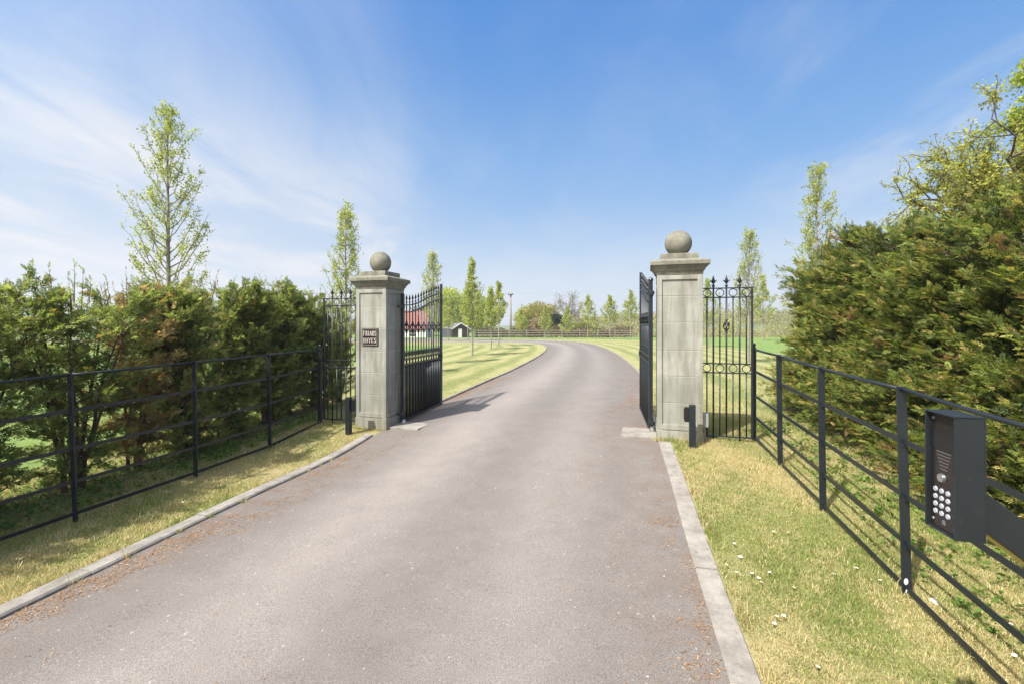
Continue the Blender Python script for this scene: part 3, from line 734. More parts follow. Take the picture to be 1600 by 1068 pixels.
m = MB(); m.bar(Vector((far_.x, far_.y, far_.z+0.035)), Vector((far_.x, far_.y, g1(1.7, 1.2)-ZC-0.1)), 0.06); m.build('stand', M_IRON, ic, bevel=0.004)

# ------------------------------------------------------------------ foliage helpers
def tubes(P, R, s=4):
    """batch of polylines P (B,n,3), radii (B,n) -> verts, quads"""
    P = np.asarray(P, float); R = np.asarray(R, float); B, n, _ = P.shape
    T = np.gradient(P, axis=1); T /= np.linalg.norm(T, axis=2, keepdims=True)+1e-9
    ref = np.where(np.abs(T[:, :1, 2:3]) > 0.9, np.array([1., 0, 0]), np.array([0, 0, 1.])); ref = np.broadcast_to(ref, T.shape)
    X = np.cross(T, ref); X /= np.linalg.norm(X, axis=2, keepdims=True)+1e-9; Y = np.cross(T, X)
    a = np.arange(s)*2*PI/s
    V = P[:, :, None, :]+R[:, :, None, None]*(X[:, :, None, :]*np.cos(a)[None, None, :, None]+Y[:, :, None, :]*np.sin(a)[None, None, :, None])
    idx = np.arange(B*n*s).reshape(B, n, s); j2 = (np.arange(s)+1) % s
    Qd = np.stack([idx[:, :-1, :], idx[:, :-1][:, :, j2], idx[:, 1:][:, :, j2], idx[:, 1:, :]], -1).reshape(-1, 4)
    return V.reshape(-1, 3), Qd
def norm(v): return v/(np.linalg.norm(v, axis=-1, keepdims=True)+1e-9)
def frames(D, r):
    """rotation frames with x along D, random roll"""
    D = norm(D); q = norm(r.normal(size=D.shape)); Y = norm(np.cross(D, q)); Z = np.cross(D, Y)
    return np.stack([D, Y, Z], -1)
def flat_frames(D, r, roll=0.5):
    """x along D, z mostly up (flat sprays)"""
    D = norm(D); up = norm(np.array([0, 0, 1.0])+r.normal(size=D.shape)*roll); Y = norm(np.cross(up, D)); Z = np.cross(D, Y)
    return np.stack([D, Y, Z], -1)
def inst(TV, TF, pos, Fr, sc):
    V = np.einsum('nij,kj->nki', Fr, TV)*sc[:, None, None]+pos[:, None, :]
    k = len(TV); Fc = (TF[None]+(np.arange(len(pos))*k)[:, None, None]).reshape(-1, TF.shape[1])
    return V.reshape(-1, 3), Fc
def spray_template(npair=7, L_=1.0, nl=0.30, nw=0.055):
    v, f = [], []
    def tri(a, b, c): i = len(v); v.extend([a, b, c]); f.append((i, i+1, i+2))
    tri((0, -0.012, 0), (0, 0.012, 0), (L_*0.95, 0, -0.06))
    for i in range(npair):
        t = (i+0.6)/npair; x = t*L_*0.95; z = -0.06*t*t; l = nl*(1-0.55*t)
        for q in (-1, 1):
            dx, dy = math.cos(R_(52))*l, math.sin(R_(52))*l*q
            tri((x-nw/2, 0, z), (x+nw/2, 0, z), (x+dx, dy, z+0.03))
    tri((L_*0.9, -nw/2, -.05), (L_*0.9, nw/2, -.05), (L_*1.12, 0, -.05))
    return np.array(v, float), np.array(f)
SPR_N = spray_template(8, 1.0, 0.30, 0.095); FR_N = None; SPR_M = spray_template(5, 1.0, 0.30, 0.12); SPR_F = spray_template(4, 1.0, 0.42, 0.20)
def sprig_template(np_, nl, nw, seed=3):
    q_ = random.Random(seed); v, f = [], []
    def leaf(x, y, z, ang, l, w, dz):
        ca, sa = math.cos(ang), math.sin(ang); i = len(v)
        for a, b, c in ((0, 0, 0), (.45*l, w/2, .04), (l, 0, dz), (.45*l, -w/2, .04)): v.append((x+ca*a-sa*b, y+sa*a+ca*b, z+c))
        f.extend([(i, i+1, i+2), (i, i+2, i+3)])
    for k in range(np_):
        t = (k+.35)/np_
        for s_ in (-1, 1):
            leaf(t*.86, 0, -.05*t, s_*R_(q_.uniform(34, 62)), nl*(1-.35*t)*q_.uniform(.8, 1.15), nw, q_.uniform(-.12, .14))
    leaf(.80, 0, -.05, 0, nl*.8, nw, 0)
    return np.array(v, float), np.array(f)
FR_N = sprig_template(5, .42, .125); FR_M = sprig_template(4, .46, .15)
def fjit(c, k, r, s_=.16): c = np.repeat(c, k, 0); return np.clip(c*(1+r.normal(size=(len(c)//2, 1)).repeat(2, 0)[:len(c)]*s_), .003, 1) if len(c) % 2 == 0 else c
LEAF_V = np.array([(0, 0, 0), (0.45, 0.30, 0.07), (1, 0, -0.03), (0.45, -0.30, 0.07)], float); LEAF_F = np.array([(0, 1, 2), (0, 2, 3)])
def lerp_cols(c0, c1, t, r, jit=0.18):
    c = np.array(c0)[None]*(1-t[:, None])+np.array(c1)[None]*t[:, None]
    return np.clip(c*(1+r.normal(size=(len(t), 1))*jit), 0.003, 1)

# ------------------------------------------------------------------ yews
YD = (0.085, 0.13, 0.045); YL = (0.36, 0.41, 0.125); YT = (0.28, 0.22, 0.05)
def yew_shrub(loc, H, rad, seed, label, dead=0.0, dens=1.0, flare=1.0, near=True, lowbare=0.25, stems_n=7):
    r = np.random.default_rng(seed); t = thing('yew_shrub', label, 'shrub', loc, 0, 'yew shrubs behind the left fence')
    S, n = stems_n, 7; az = r.uniform(0, 2*PI, S); sp_ = r.uniform(0.25, 0.85, S)*rad
    tt = np.linspace(0, 1, n)
    st = np.zeros((S, n, 3)); hs = H*r.uniform(0.86, 1.0, S)
    for i in range(S):
        w = r.normal(size=(n, 2)).cumsum(0)*0.02
        st[i, :, 0] = np.cos(az[i])*(0.07+sp_[i]*tt**1.3)+w[:, 0]; st[i, :, 1] = np.sin(az[i])*(0.07+sp_[i]*tt**1.3)+w[:, 1]; st[i, :, 2] = tt*hs[i]-0.03
    V, Fq = tubes(st, 0.019*(1-0.78*tt)[None]*r.uniform(.7, 1.25, (S, 1)), 7)
    B = int(330*dens); si = r.integers(0, S, B); bt = lowbare*0.5+(1-lowbare*0.5)*r.uniform(0, 1, B)**0.75
    base = np.stack([np.array([np.interp(b, tt, st[s, :, k]) for s, b in zip(si, bt)]) for k in range(3)], 1)
    a = r.uniform(0, 2*PI, B)
    prof = rad*flare*(0.55+0.45*np.sin(PI*np.clip(bt, 0, 1)**0.8*0.9))*(1-0.55*np.clip(bt-0.8, 0, 1)*3)
    ln = prof*r.uniform(0.45, 1.25, B); up = r.uniform(0.05, 0.55, B)+bt*0.55
    D = norm(np.stack([np.cos(a), np.sin(a), up], 1)); m_ = 4; s_ = np.linspace(0, 1, m_)
    Pb = base[:, None, :]+D[:, None, :]*(ln[:, None]*s_[None])[..., None]; Pb[:, :, 2] -= 0.10*ln[:, None]*(s_**2)[None]
    Pb[:, 1:-1] += r.normal(size=(B, m_-2, 3))*0.02
    V2, F2 = tubes(Pb, 0.006*(1-0.75*s_)[None]*np.ones((B, 1)), 3)
    K = 26; q = r.uniform(0.25, 1.04, (B, K)); idx = np.clip(q*(m_-1), 0, m_-1.001); i0 = idx.astype(int); fr_ = idx-i0
    bb = np.arange(B)[:, None]; pos = Pb[bb, i0]*(1-fr_)[..., None]+Pb[bb, i0+1]*fr_[..., None]
    pos = pos.reshape(-1, 3)+r.normal(size=(B*K, 3))*0.018
    Ds = norm(np.repeat(D, K, 0)+r.normal(size=(B*K, 3))*0.65+np.array([0, 0, 0.05]))
    TV, TF = FR_M
    sc = r.uniform(0.05, 0.10, B*K)
    Vl, Fl = inst(TV, TF, pos, flat_frames(Ds, r, 0.55), sc)
    clump = 0.5+0.5*np.sin(pos[:, 0]*9+pos[:, 2]*7+seed)*np.cos(pos[:, 1]*8)
    tone = np.clip(0.30+0.35*clump+0.35*r.uniform(-1, 1, B*K)+0.25*(q.reshape(-1)-0.6), 0, 1)
    c = lerp_cols(YD, YL, tone, r)
    brown = r.uniform(size=B*K) < (0.05+dead*(0.55+0.4*(pos[:, 2] > H*0.0)))
    if dead: c[brown] = lerp_cols((0.28, 0.215, 0.10), (0.52, 0.39, 0.20), r.uniform(size=brown.sum()), r)
    else: c[brown] = lerp_cols(YT, (0.24, 0.15, 0.04), r.uniform(size=brown.sum()), r)
    # leading shoots standing clear of the top
    sh = 16; sa = r.uniform(0, 2*PI, sh); sr_ = rad*np.sqrt(r.uniform(0, 1, sh))*0.9
    b0 = np.stack([np.cos(sa)*sr_, np.sin(sa)*sr_, H*r.uniform(0.82, 0.93, sh)], 1); dd = norm(np.stack([np.cos(sa)*.25, np.sin(sa)*.25, np.ones(sh)], 1)); ll = r.uniform(0.2, 0.42, sh)
    Ps = b0[:, None]+dd[:, None]*(ll[:, None]*np.linspace(0, 1, 3)[None])[..., None]
    V3, F3 = tubes(Ps, np.tile([0.004, 0.003, 0.001], (sh, 1)), 3)
    kk = 9; q3 = np.linspace(0.1, 1, kk); p3 = (b0[:, None]+dd[:, None]*(ll[:, None]*q3[None])[..., None]).reshape(-1, 3)
    Vs, Fs = inst(*SPR_F, p3, flat_frames(norm(np.repeat(dd, kk, 0)+r.normal(size=p3.shape)*0.7), r), r.uniform(0.03, 0.06, len(p3)))
    mesh_np('stems', np.concatenate([V, V2, V3]), [np.concatenate([Fq, F2+len(V), F3+len(V)+len(V2)])], M_BARKY, t, smooth=True)
    mesh_np('foliage', np.concatenate([Vl, Vs]), [np.concatenate([Fl, Fs+len(Vl)])], M_YEW, t, cols=[fjit(c, len(TF), r), np.repeat(lerp_cols(YL if not dead else (0.3, .2, .06), (0.26, 0.27, 0.06), r.uniform(size=len(p3)), r), len(SPR_F[1]), 0)])
    return t
SH = [(2.6, 2.1, .58, 0, 1.1, 'green yew shrub cut off by the left edge behind the fence', .0, 7),
      (3.25, 2.15, .60, 0, 1.25, 'dense dark green yew shrub leftmost behind the fence', .0, 7),
      (3.95, 2.15, .58, 0, 1.15, 'green yew shrub between leftmost shrub and the bare stemmed one', .0, 7),
      (4.72, 2.2, .56, 0, .72, 'thin yew shrub with visible bare stems left of the brown one', .12, 9),
      (5.36, 2.22, .35, 1, .75, 'dying orange brown yew shrub behind the left fence', .12, 6),
      (5.98, 2.32, .5, .12, 1.25, 'bushy yellow green yew shrub just right of the brown one', .0, 7),
      (6.65, 2.34, .5, .04, 1.3, 'full green yew shrub, second right of the brown one', .0, 7),
      (7.35, 2.30, .48, 0, 1.3, 'dark full yew shrub, third from the left railing panel', .0, 7),
      (8.00, 2.26, .46, 0, 1.2, 'dark yew shrub second nearest the left railing panel', .0, 7),
      (8.62, 2.24, .44, 0, 1.1, 'dark yew shrub touching the left railing panel', .0, 7),
      (9.35, 1.5, .34, .3, .35, 'twiggy half bare yew bush behind the left railing panel', .1, 11)]
for i, (y, H, rad, dead, dens, lb, lowb, sn) in enumerate(SH):
    x = hedge_x(y)+(0.06 if i % 2 else -0.05); yew_shrub((x, y, g1(x, y)), H*.95, rad, 40+i, lb, dead, dens*.98, 1.0, True, lowb, sn)

# tall yew hedge on the right: one continuous clipped row
def yew_hedge():
    r = np.random.default_rng(99)
    y0, y1 = 1.3, 7.75; ox = 3.75; loc = Vector((ox+.218*4.5, 4.5, 0))
    t = thing('yew_hedge', 'tall thick yew hedge in bronze and green behind the right fence', 'hedge', loc)
    Lx = norm(np.array([.218, 1.0, 0])); Nx = np.array([-Lx[1], Lx[0], 0])           # Nx points towards the drive
    def P_(s, n_, z): return np.array([ox, 0, 0])[None]-np.array(loc)[None]+Lx[None]*(s[:, None]*1.0)+Nx[None]*n_[:, None]+np.array([0, 0, 1.])[None]*z[:, None]
    def gnd(s, n_):
        p = P_(s, n_, np.zeros(len(s)))+np.array(loc)[None]; return gz(p[:, 0], p[:, 1])
    s0, s1 = y0*1.0235, y1*1.0235
    def htop(s): return 2.52+0.10*np.sin(s*2.1+.5)+0.06*np.sin(s*5.3)-0.12*sst(s, 6.6, 8.0)-0.22*sst(s, 7.2, 8.1)
    def wid(s, z):                                                                  # half width, rounded and lumpy
        lump = 0.07*np.sin(s*3.7+z*2.3)+0.05*np.sin(s*7.9-z*5.1+1)+0.05*np.sin(z*6+s*2)
        return (0.80+lump)*(1-0.28*sst(z, 1.9, 2.6))*(1-0.45*sst(s, 7.35, 8.0))+0.36*sst(z, 1.5, 0.1)
    stl, rd = [], []
    for k in range(34):                                                             # trunks and main stems
        s = s0+(s1-s0)*(k+r.uniform(.2, .8))/34; n = 6; tt = np.linspace(0, 1, n)
        w = r.normal(size=(n, 2)).cumsum(0)*0.05
        pp = P_(np.full(n, s)+w[:, 0], (r.uniform(-.25, .35)+w[:, 1]), tt*2.3+gnd(np.array([s]), np.array([0.]))[0]-0.03); stl.append(pp); rd.append(0.035*(1-.8*tt)*r.uniform(.6, 1.2))
    V1, F1 = tubes(np.array(stl), np.array(rd), 7)
    B = 2300; s = r.uniform(s0, s1, B); z = r.uniform(0.02, 1, B); Ht = htop(s); z = z*Ht
    side = np.where(r.uniform(size=B) < 0.80, 1.0, -1.0)
    nb = side*r.uniform(0.0, 0.35, B); w_ = wid(s, z); ne = side*w_*r.uniform(0.70, 1.02, B)
    top = z > Ht*0.86; ne = np.where(top, r.uniform(-1, 1, B)*w_, ne)
    ds = r.normal(size=B)*0.16+np.where(s > s1-0.5, 0.25, 0)*r.uniform(0, 1, B)
    ze = np.where(top, Ht+r.uniform(-.05, .1, B), z+r.uniform(-.02, .30, B)); ze = np.minimum(ze, Ht+0.08)
    G = gnd(s, nb)
    P0 = P_(s, nb, np.maximum(z-0.22, 0.05)+G); P1 = P_(s+ds, ne, ze+G)
    m_ = 4; q_ = np.linspace(0, 1, m_)
    Pb = P0[:, None]*(1-q_)[None, :, None]+P1[:, None]*q_[None, :, None]; Pb[:, :, 2] += 0.07*np.sin(PI*q_)[None]; Pb[:, 1:-1] += r.normal(size=(B, m_-2, 3))*0.02
    V2, F2 = tubes(Pb, 0.0065*(1-.75*q_)[None]*np.ones((B, 1)), 3)
    K = 34; q = r.uniform(0.48, 1.06, (B, K)); ix = np.clip(q*(m_-1), 0, m_-1.001); i0 = ix.astype(int); fr_ = np.minimum(q*(m_-1)-i0, 1.3)
    bb = np.arange(B)[:, None]; pos = (Pb[bb, i0]*(1-fr_)[..., None]+Pb[bb, i0+1]*fr_[..., None]).reshape(-1, 3)
    D = norm(P1-P0); Dn = norm(np.repeat(D, K, 0)*1.0+r.normal(size=(B*K, 3))*np.array([.5, .5, .4])+np.array([0, 0, 0.0]))
    pos += r.normal(size=pos.shape)*0.022
    sc = r.uniform(0.045, 0.095, B*K)
    Vl, Fl = inst(*FR_N, pos, flat_frames(Dn, r, 0.5), sc)
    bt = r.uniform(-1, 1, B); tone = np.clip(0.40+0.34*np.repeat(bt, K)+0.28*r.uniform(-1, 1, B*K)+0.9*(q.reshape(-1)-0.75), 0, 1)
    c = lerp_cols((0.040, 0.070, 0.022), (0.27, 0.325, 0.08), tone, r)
    db = np.repeat((r.uniform(size=B) < .035+.10*(np.sin(s*2.3+1)*np.sin(z*3+s) > .75)), K); c[db] = lerp_cols((.16, .10, .05), (.34, .22, .11), r.uniform(size=db.sum()), r)
    tip = (q.reshape(-1) > 0.86) & (r.uniform(size=B*K) < 0.30); c[tip] = lerp_cols((0.35, 0.37, 0.10), (0.40, 0.30, 0.10), r.uniform(size=tip.sum()), r)
    # older needles filling the inside
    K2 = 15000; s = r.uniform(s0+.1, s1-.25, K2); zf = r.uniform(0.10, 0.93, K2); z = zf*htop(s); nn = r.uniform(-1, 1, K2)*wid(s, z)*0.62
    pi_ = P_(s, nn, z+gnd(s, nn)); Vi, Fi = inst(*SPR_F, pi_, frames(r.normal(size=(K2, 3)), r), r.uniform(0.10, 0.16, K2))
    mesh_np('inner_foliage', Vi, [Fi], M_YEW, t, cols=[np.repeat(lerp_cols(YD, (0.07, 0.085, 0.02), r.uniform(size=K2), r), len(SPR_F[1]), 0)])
    # shoots
    sh = 110; ss = r.uniform(s0, s1, sh); nn = r.uniform(-.6, .6, sh); b0 = P_(ss, nn, htop(ss)+gnd(ss, nn)-0.1); dd = norm(np.stack([r.normal(size=sh)*.35, r.normal(size=sh)*.35, np.ones(sh)], 1)); ll = r.uniform(0.15, 0.38, sh)
    kk = 12; p3 = (b0[:, None]+dd[:, None]*(ll[:, None]*np.linspace(0, 1, kk)[None])[..., None])
    V3, F3 = tubes(p3[:, ::3], np.tile([0.005, 0.004, 0.003, 0.002], (sh, 1)), 3)
    p3 = p3.reshape(-1, 3); Vs, Fs = inst(*FR_N, p3, flat_frames(norm(np.repeat(dd, kk, 0)*1.0+r.normal(size=p3.shape)*0.7), r), r.uniform(0.035, 0.075, len(p3)))
    mesh_np('stems', np.concatenate([V1, V2, V3]), [np.concatenate([F1, F2+len(V1), F3+len(V1)+len(V2)])], M_BARKY, t, smooth=True)
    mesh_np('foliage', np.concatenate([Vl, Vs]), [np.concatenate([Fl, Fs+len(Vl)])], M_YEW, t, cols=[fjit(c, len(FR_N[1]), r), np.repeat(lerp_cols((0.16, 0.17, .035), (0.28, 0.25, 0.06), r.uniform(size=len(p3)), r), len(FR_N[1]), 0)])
yew_hedge()

# ------------------------------------------------------------------ trees
def hornbeam(loc, H, rad, seed, label, nleaf=3000, lsize=0.05, trunk_h=0.22, thin_top=0.0, spire=False, group='young upright trees along the drive', nbr=60):
    r = np.random.default_rng(seed); t = thing('young_tree', label, 'tree', loc, 0, group)
    n = 10; tt = np.linspace(0, 1, n); w = r.normal(size=(n, 2)).cumsum(0)*0.012*H/5; w[0] = 0
    tr = np.stack([w[:, 0], w[:, 1], tt*H*0.97-0.05], 1)[None]
    V, Fq = tubes(tr, (0.055*H/5.5*(1-0.93*tt)+0.003)[None], 9)
    mesh_np('trunk', V, [Fq], M_BARK, t, smooth=True)
    B = nbr; hb = trunk_h+(0.95-trunk_h)*((np.arange(B)+r.uniform(0, 1, B))/B)**1.1
    hb[:B//5] = trunk_h+r.uniform(0, .12, B//5); az = np.arange(B)*2.399+r.normal(size=B)*0.3
    ct = (hb-trunk_h)/(1-trunk_h)
    prof = rad*(np.interp(ct, [0, .12, .35, .52, .65, 1], [.80, 1.05, .95, .50, .24, .06]) if spire else np.interp(ct, [0, .12, .32, .6, .85, 1], [.80, 1.02, 1.0, .70, .38, .08]))*r.uniform(0.6, 1.15, B)
    rise = prof*r.uniform(0.75, 2.0, B)*(0.7+0.5*ct)+0.02*H
    base = np.stack([np.interp(hb*H, tr[0, :, 2], tr[0, :, k]) for k in range(2)]+[hb*H], 1)
    rise = np.minimum(rise, (H-base[:, 2])*r.uniform(.55, .98, B)); m_ = 6; s_ = np.linspace(0, 1, m_); Pb = np.zeros((B, m_, 3))
    Pb[:, :, 0] = base[:, :1]+np.cos(az)[:, None]*prof[:, None]*(s_**0.75)[None]; Pb[:, :, 1] = base[:, 1:2]+np.sin(az)[:, None]*prof[:, None]*(s_**0.75)[None]
    Pb[:, :, 2] = base[:, 2:3]+rise[:, None]*(s_**1.15)[None]; 
    Pb[:, 1:] += r.normal(size=(B, m_-1, 3))*0.02
    V1, F1 = tubes(Pb, (0.013*H/5.5*(1-0.8*s_))[None]*np.interp(ct, [0, 1], [1.2, .4])[:, None], 4)
    T_ = 6; bi = np.repeat(np.arange(B), T_); q = r.uniform(0.25, 0.97, B*T_); ix = q*(m_-1); i0 = np.minimum(ix.astype(int), m_-2); f_ = (ix-i0)[:, None]
    tb = Pb[bi, i0]*(1-f_)+Pb[bi, i0+1]*f_
    td = norm(norm(Pb[bi, i0+1]-Pb[bi, i0])+r.normal(size=(B*T_, 3))*0.55+np.array([0, 0, .25])); tl = (0.07+0.24*prof[bi]/rad*min(1, rad))*r.uniform(.5, 1.3, B*T_)
    Pt = tb[:, None]+td[:, None]*(tl[:, None]*np.linspace(0, 1, 3)[None])[..., None]
    V2, F2 = tubes(Pt, np.tile([0.0045, 0.0032, 0.0015], (B*T_, 1))*max(1, lsize/0.05)**0.5, 3)
    mesh_np('branches', np.concatenate([V1, V2]), [np.concatenate([F1, F2+len(V1)])], M_BARK if H > 3 else M_BARKD, t, smooth=True)
    # leaves grow in tufts on the twigs
    dens = 1-thin_top*ct[bi]; keep = r.uniform(size=B*T_) < dens; ki = np.nonzero(keep)[0]
    li = ki[r.integers(0, len(ki), nleaf)]; ql = r.uniform(0.05, 1.05, nleaf)
    pos = tb[li]+td[li]*(tl[li]*ql)[:, None]+r.normal(size=(nleaf, 3))*(0.026+0.25*lsize)
    ld_ = norm(td[li]*0.5+r.normal(size=(nleaf, 3))*0.8)
    Vl, Fl = inst(LEAF_V, LEAF_F, pos, frames(ld_, r), lsize*r.uniform(0.6, 1.2, nleaf))
    tn = np.clip(0.5+0.3*np.sin(bi[li]*1.7)+r.uniform(-.4, .4, nleaf), 0, 1)
    c = lerp_cols((0.22, 0.27, 0.06), (0.50, 0.52, 0.15), tn, r, 0.12)
    mesh_np('leaves', Vl, [Fl], M_LEAF, t, cols=[np.repeat(c, 2, 0)])
    return t
HB_ = [ (265, 9.0, 5.95, .70, 9500, .048, 'tallest young tree rising behind the brown yew shrub', .15, .2),
        (539, 13.0, 5.0, .58, 6200, .060, 'young upright tree directly behind the left railing panel', .2, .2),
        (676, 17.5, 4.35, .42, 2600, .07, 'slim young tree whose top tuft shows above the left gate', .3, .25),
        (738, 22.0, 4.75, .60, 4600, .085, 'young tree on the striped lawn nearest right of left gate', .25, .25),
        (767, 27.5, 3.75, .52, 3300, .095, 'shorter of the pair of young trees left of the far bend', .3, .1),
        (779, 31.7, 4.55, .62, 3800, .105, 'taller of the pair of young trees left of the far bend', .3, .2),
        (700, 40.8, 3.6, .70, 1200, .13, 'small greyish young tree beside the far dark shed', .3, .1),
        (731, 43.0, 5.3, 1.0, 3000, .13, 'young tree rising behind the nearest lawn tree left of the bend', .3, .1),
        (1275, 11.0, 5.38, .55, 5600, .058, 'tall young tree rising behind the left end of the right hedge', .2, .3),
        (1170, 17.5, 5.15, .55, 3300, .07, 'thin tall young tree seen just right of the right railing panel', .3, .3),
        (1107, 30.0, 4.6, .8, 1700, .10, 'young tree on the lawn behind the right railing panel', .3, .1),
        (1193, 43.0, 6.2, 1.15, 2600, .14, 'bright green far young tree between railing panel and right hedge', .25, .1),
        (985, 47.0, 5.0, .85, 2300, .14, 'far young tree nearest to the edge of the right gate leaf', .35, .2),
        (953, 47.5, 4.55, .95, 2300, .14, 'far young tree, second left of the right gate leaf', .3, .3),
        (918, 50.0, 4.9, .85, 1900, .14, 'far thin young tree just right of the bare tree', .35, .3),
        (929, 49.5, 2.9, .65, 600, .13, 'small low young tree between two taller far ones', .1, .0),
        (886, 50.0, 3.5, .85, 2200, .13, 'leafy far young tree in front of the bare tree', .1, .0),
        (853, 50.5, 3.6, .85, 2200, .13, 'leafy far young tree left of the ivy clad trunk', .15, .0),
        (814, 51.0, 3.3, .8, 1900, .13, 'leafy far young tree just right of the utility pole', .15, .0)]
for i, (px_, Y, H, rad, nl, ls, lb, th, tp) in enumerate(HB_):
    X = (px_-800)/F*Y; hornbeam((X, Y, g1(X, Y)), H, rad, 200+i, lb, nl, ls, th, tp+.15, Y > 20, nbr=80 if Y < 30 else 44)

def grow(r, base, d0, L0, R0, levels, kids, spread, shrink, npt=5, upb=0.15, wob=0.12):
    """recursive limbs; returns list per level of (P, R)"""
    out = []; cur = [(np.array(base, float), norm(np.array(d0, float)), L0, R0)]
    for lv in range(levels):
        Ps, Rs, nxt = [], [], []
        for (b, d, l, rr_) in cur:
            p = [b]; dd = d.copy()
            for k in range(npt-1):
                dd = norm(dd+r.normal(size=3)*wob+np.array([0, 0, upb*0.3])); p.append(p[-1]+dd*l/(npt-1))
            p = np.array(p); Ps.append(p); Rs.append(rr_*np.linspace(1, 0.5, npt))
            if lv < levels-1:
                for k in range(kids[lv]):
                    q = r.uniform(0.35, 1.0) if k else 1.0
                    ix = q*(npt-1); i0 = min(int(ix), npt-2); pt = p[i0]*(1-(ix-i0))+p[i0+1]*(ix-i0)
                    tdir = norm(p[i0+1]-p[i0]); nd = norm(tdir+r.normal(size=3)*spread[lv]+np.array([0, 0, upb]))
                    nxt.append((pt, nd, l*shrink*r.uniform(.7, 1.15), max(rr_*0.55*(1 if k else 1.15), 0.004)))
        out.append((np.array(Ps), np.array(Rs))); cur = nxt
    return out
def branch_tree(name, loc, label, seed, H, levels, kids, spread, shrink, L0, R0, leaves, lsize, c0, c1, bark, group=None, clump=0.15, d0=(0, 0, 1), name2='leaves', upb=0.15, leafz=None):
    r = np.random.default_rng(seed); t = thing(name, label, 'tree', loc, 0, group)
    lv = grow(r, (0, 0, -0.1), d0, L0, R0, levels, kids, spread, shrink, upb=upb)
    V, Fq = tubes(lv[0][0], lv[0][1], 9); mesh_np('trunk', V, [Fq], bark, t, smooth=True)
    Vs, Fs, o = [], [], 0
    for k, (P_, R__) in enumerate(lv[1:]):
        v, f = tubes(P_, R__, 6 if k == 0 else (4 if k == 1 else 3)); Vs.append(v); Fs.append(f+o); o += len(v)
    mesh_np('branches', np.concatenate(Vs), [np.concatenate(Fs)], bark, t, smooth=True)
    if leaves:
        P_ = np.concatenate([lv[-1][0].reshape(-1, 3), lv[-2][0][:, 2:].reshape(-1, 3)]); 
        i = r.integers(0, len(P_), leaves); pos = P_[i]+r.normal(size=(leaves, 3))*clump
        Vl, Fl = inst(LEAF_V, LEAF_F, pos, frames(r.normal(size=(leaves, 3)), r), lsize*r.uniform(.6, 1.3, leaves))
        tn = np.clip(0.5+0.35*np.sin(i*0.37)+r.uniform(-.4, .4, leaves), 0, 1)
        mesh_np(name2, Vl, [Fl], M_LEAF, t, cols=[np.repeat(lerp_cols(c0, c1, tn, r), 2, 0)])
    return t

def oak_right():
    r = np.random.default_rng(12); base = Vector((12.15, 10.2, .1))
    t = thing('broad_tree', 'spreading thinly leaved tree with crooked branches above the right hedge', 'tree', base)
    trunk = np.array([[(0, 0, -.1), (-.05, .05, .9), (-.12, 0, 1.9), (-.1, .1, 2.8), (-.2, 0, 3.6)]], float)
    V, Fq = tubes(trunk, np.array([[.24, .2, .17, .15, .12]]), 10); mesh_np('trunk', V, [Fq], M_BARKD, t, smooth=True)
    limbs = []
    for k in range(14):
        a = PI+r.normal()*0.9 if k < 8 else r.uniform(0, 2*PI); z0 = r.uniform(2.0, 3.7)
        limbs.append((np.array([-.12, 0, z0]), norm(np.array([math.cos(a), math.sin(a)*.9, r.uniform(.30, 1.15)])), r.uniform(1.35, 2.0), r.uniform(.045, .07)))
    Vs, Fs, o = [], [], 0; tips = []
    for (b, d, l, rad) in limbs:
        lv = grow(r, b, d, l, rad, 4, [5, 5, 4], [.62, .6, .6], .60, upb=.06, wob=.22)
        for k, (P_, R__) in enumerate(lv):
            v, f = tubes(P_, R__, [7, 5, 4, 3][k]); Vs.append(v); Fs.append(f+o); o += len(v)
        tips.append(lv[-1][0].reshape(-1, 3)); tips.append(lv[-2][0][:, 3:].reshape(-1, 3))
    mesh_np('branches', np.concatenate(Vs), [np.concatenate(Fs)], M_BARKD, t, smooth=True)
    P_ = np.concatenate(tips); nl = 56000; i = r.integers(0, len(P_), nl); pos = P_[i]+r.normal(size=(nl, 3))*.05
    Vl, Fl = inst(LEAF_V, LEAF_F, pos, frames(r.normal(size=(nl, 3)), r), .072*r.uniform(.5, 1.2, nl))
    tn = np.clip(0.5+0.35*np.sin(i*0.37)+r.uniform(-.4, .4, nl), 0, 1)
    mesh_np('leaves', Vl, [Fl], M_LEAF, t, cols=[np.repeat(lerp_cols((0.24, 0.26, 0.05), (0.48, 0.47, 0.11), tn, r), 2, 0)])
oak_right()
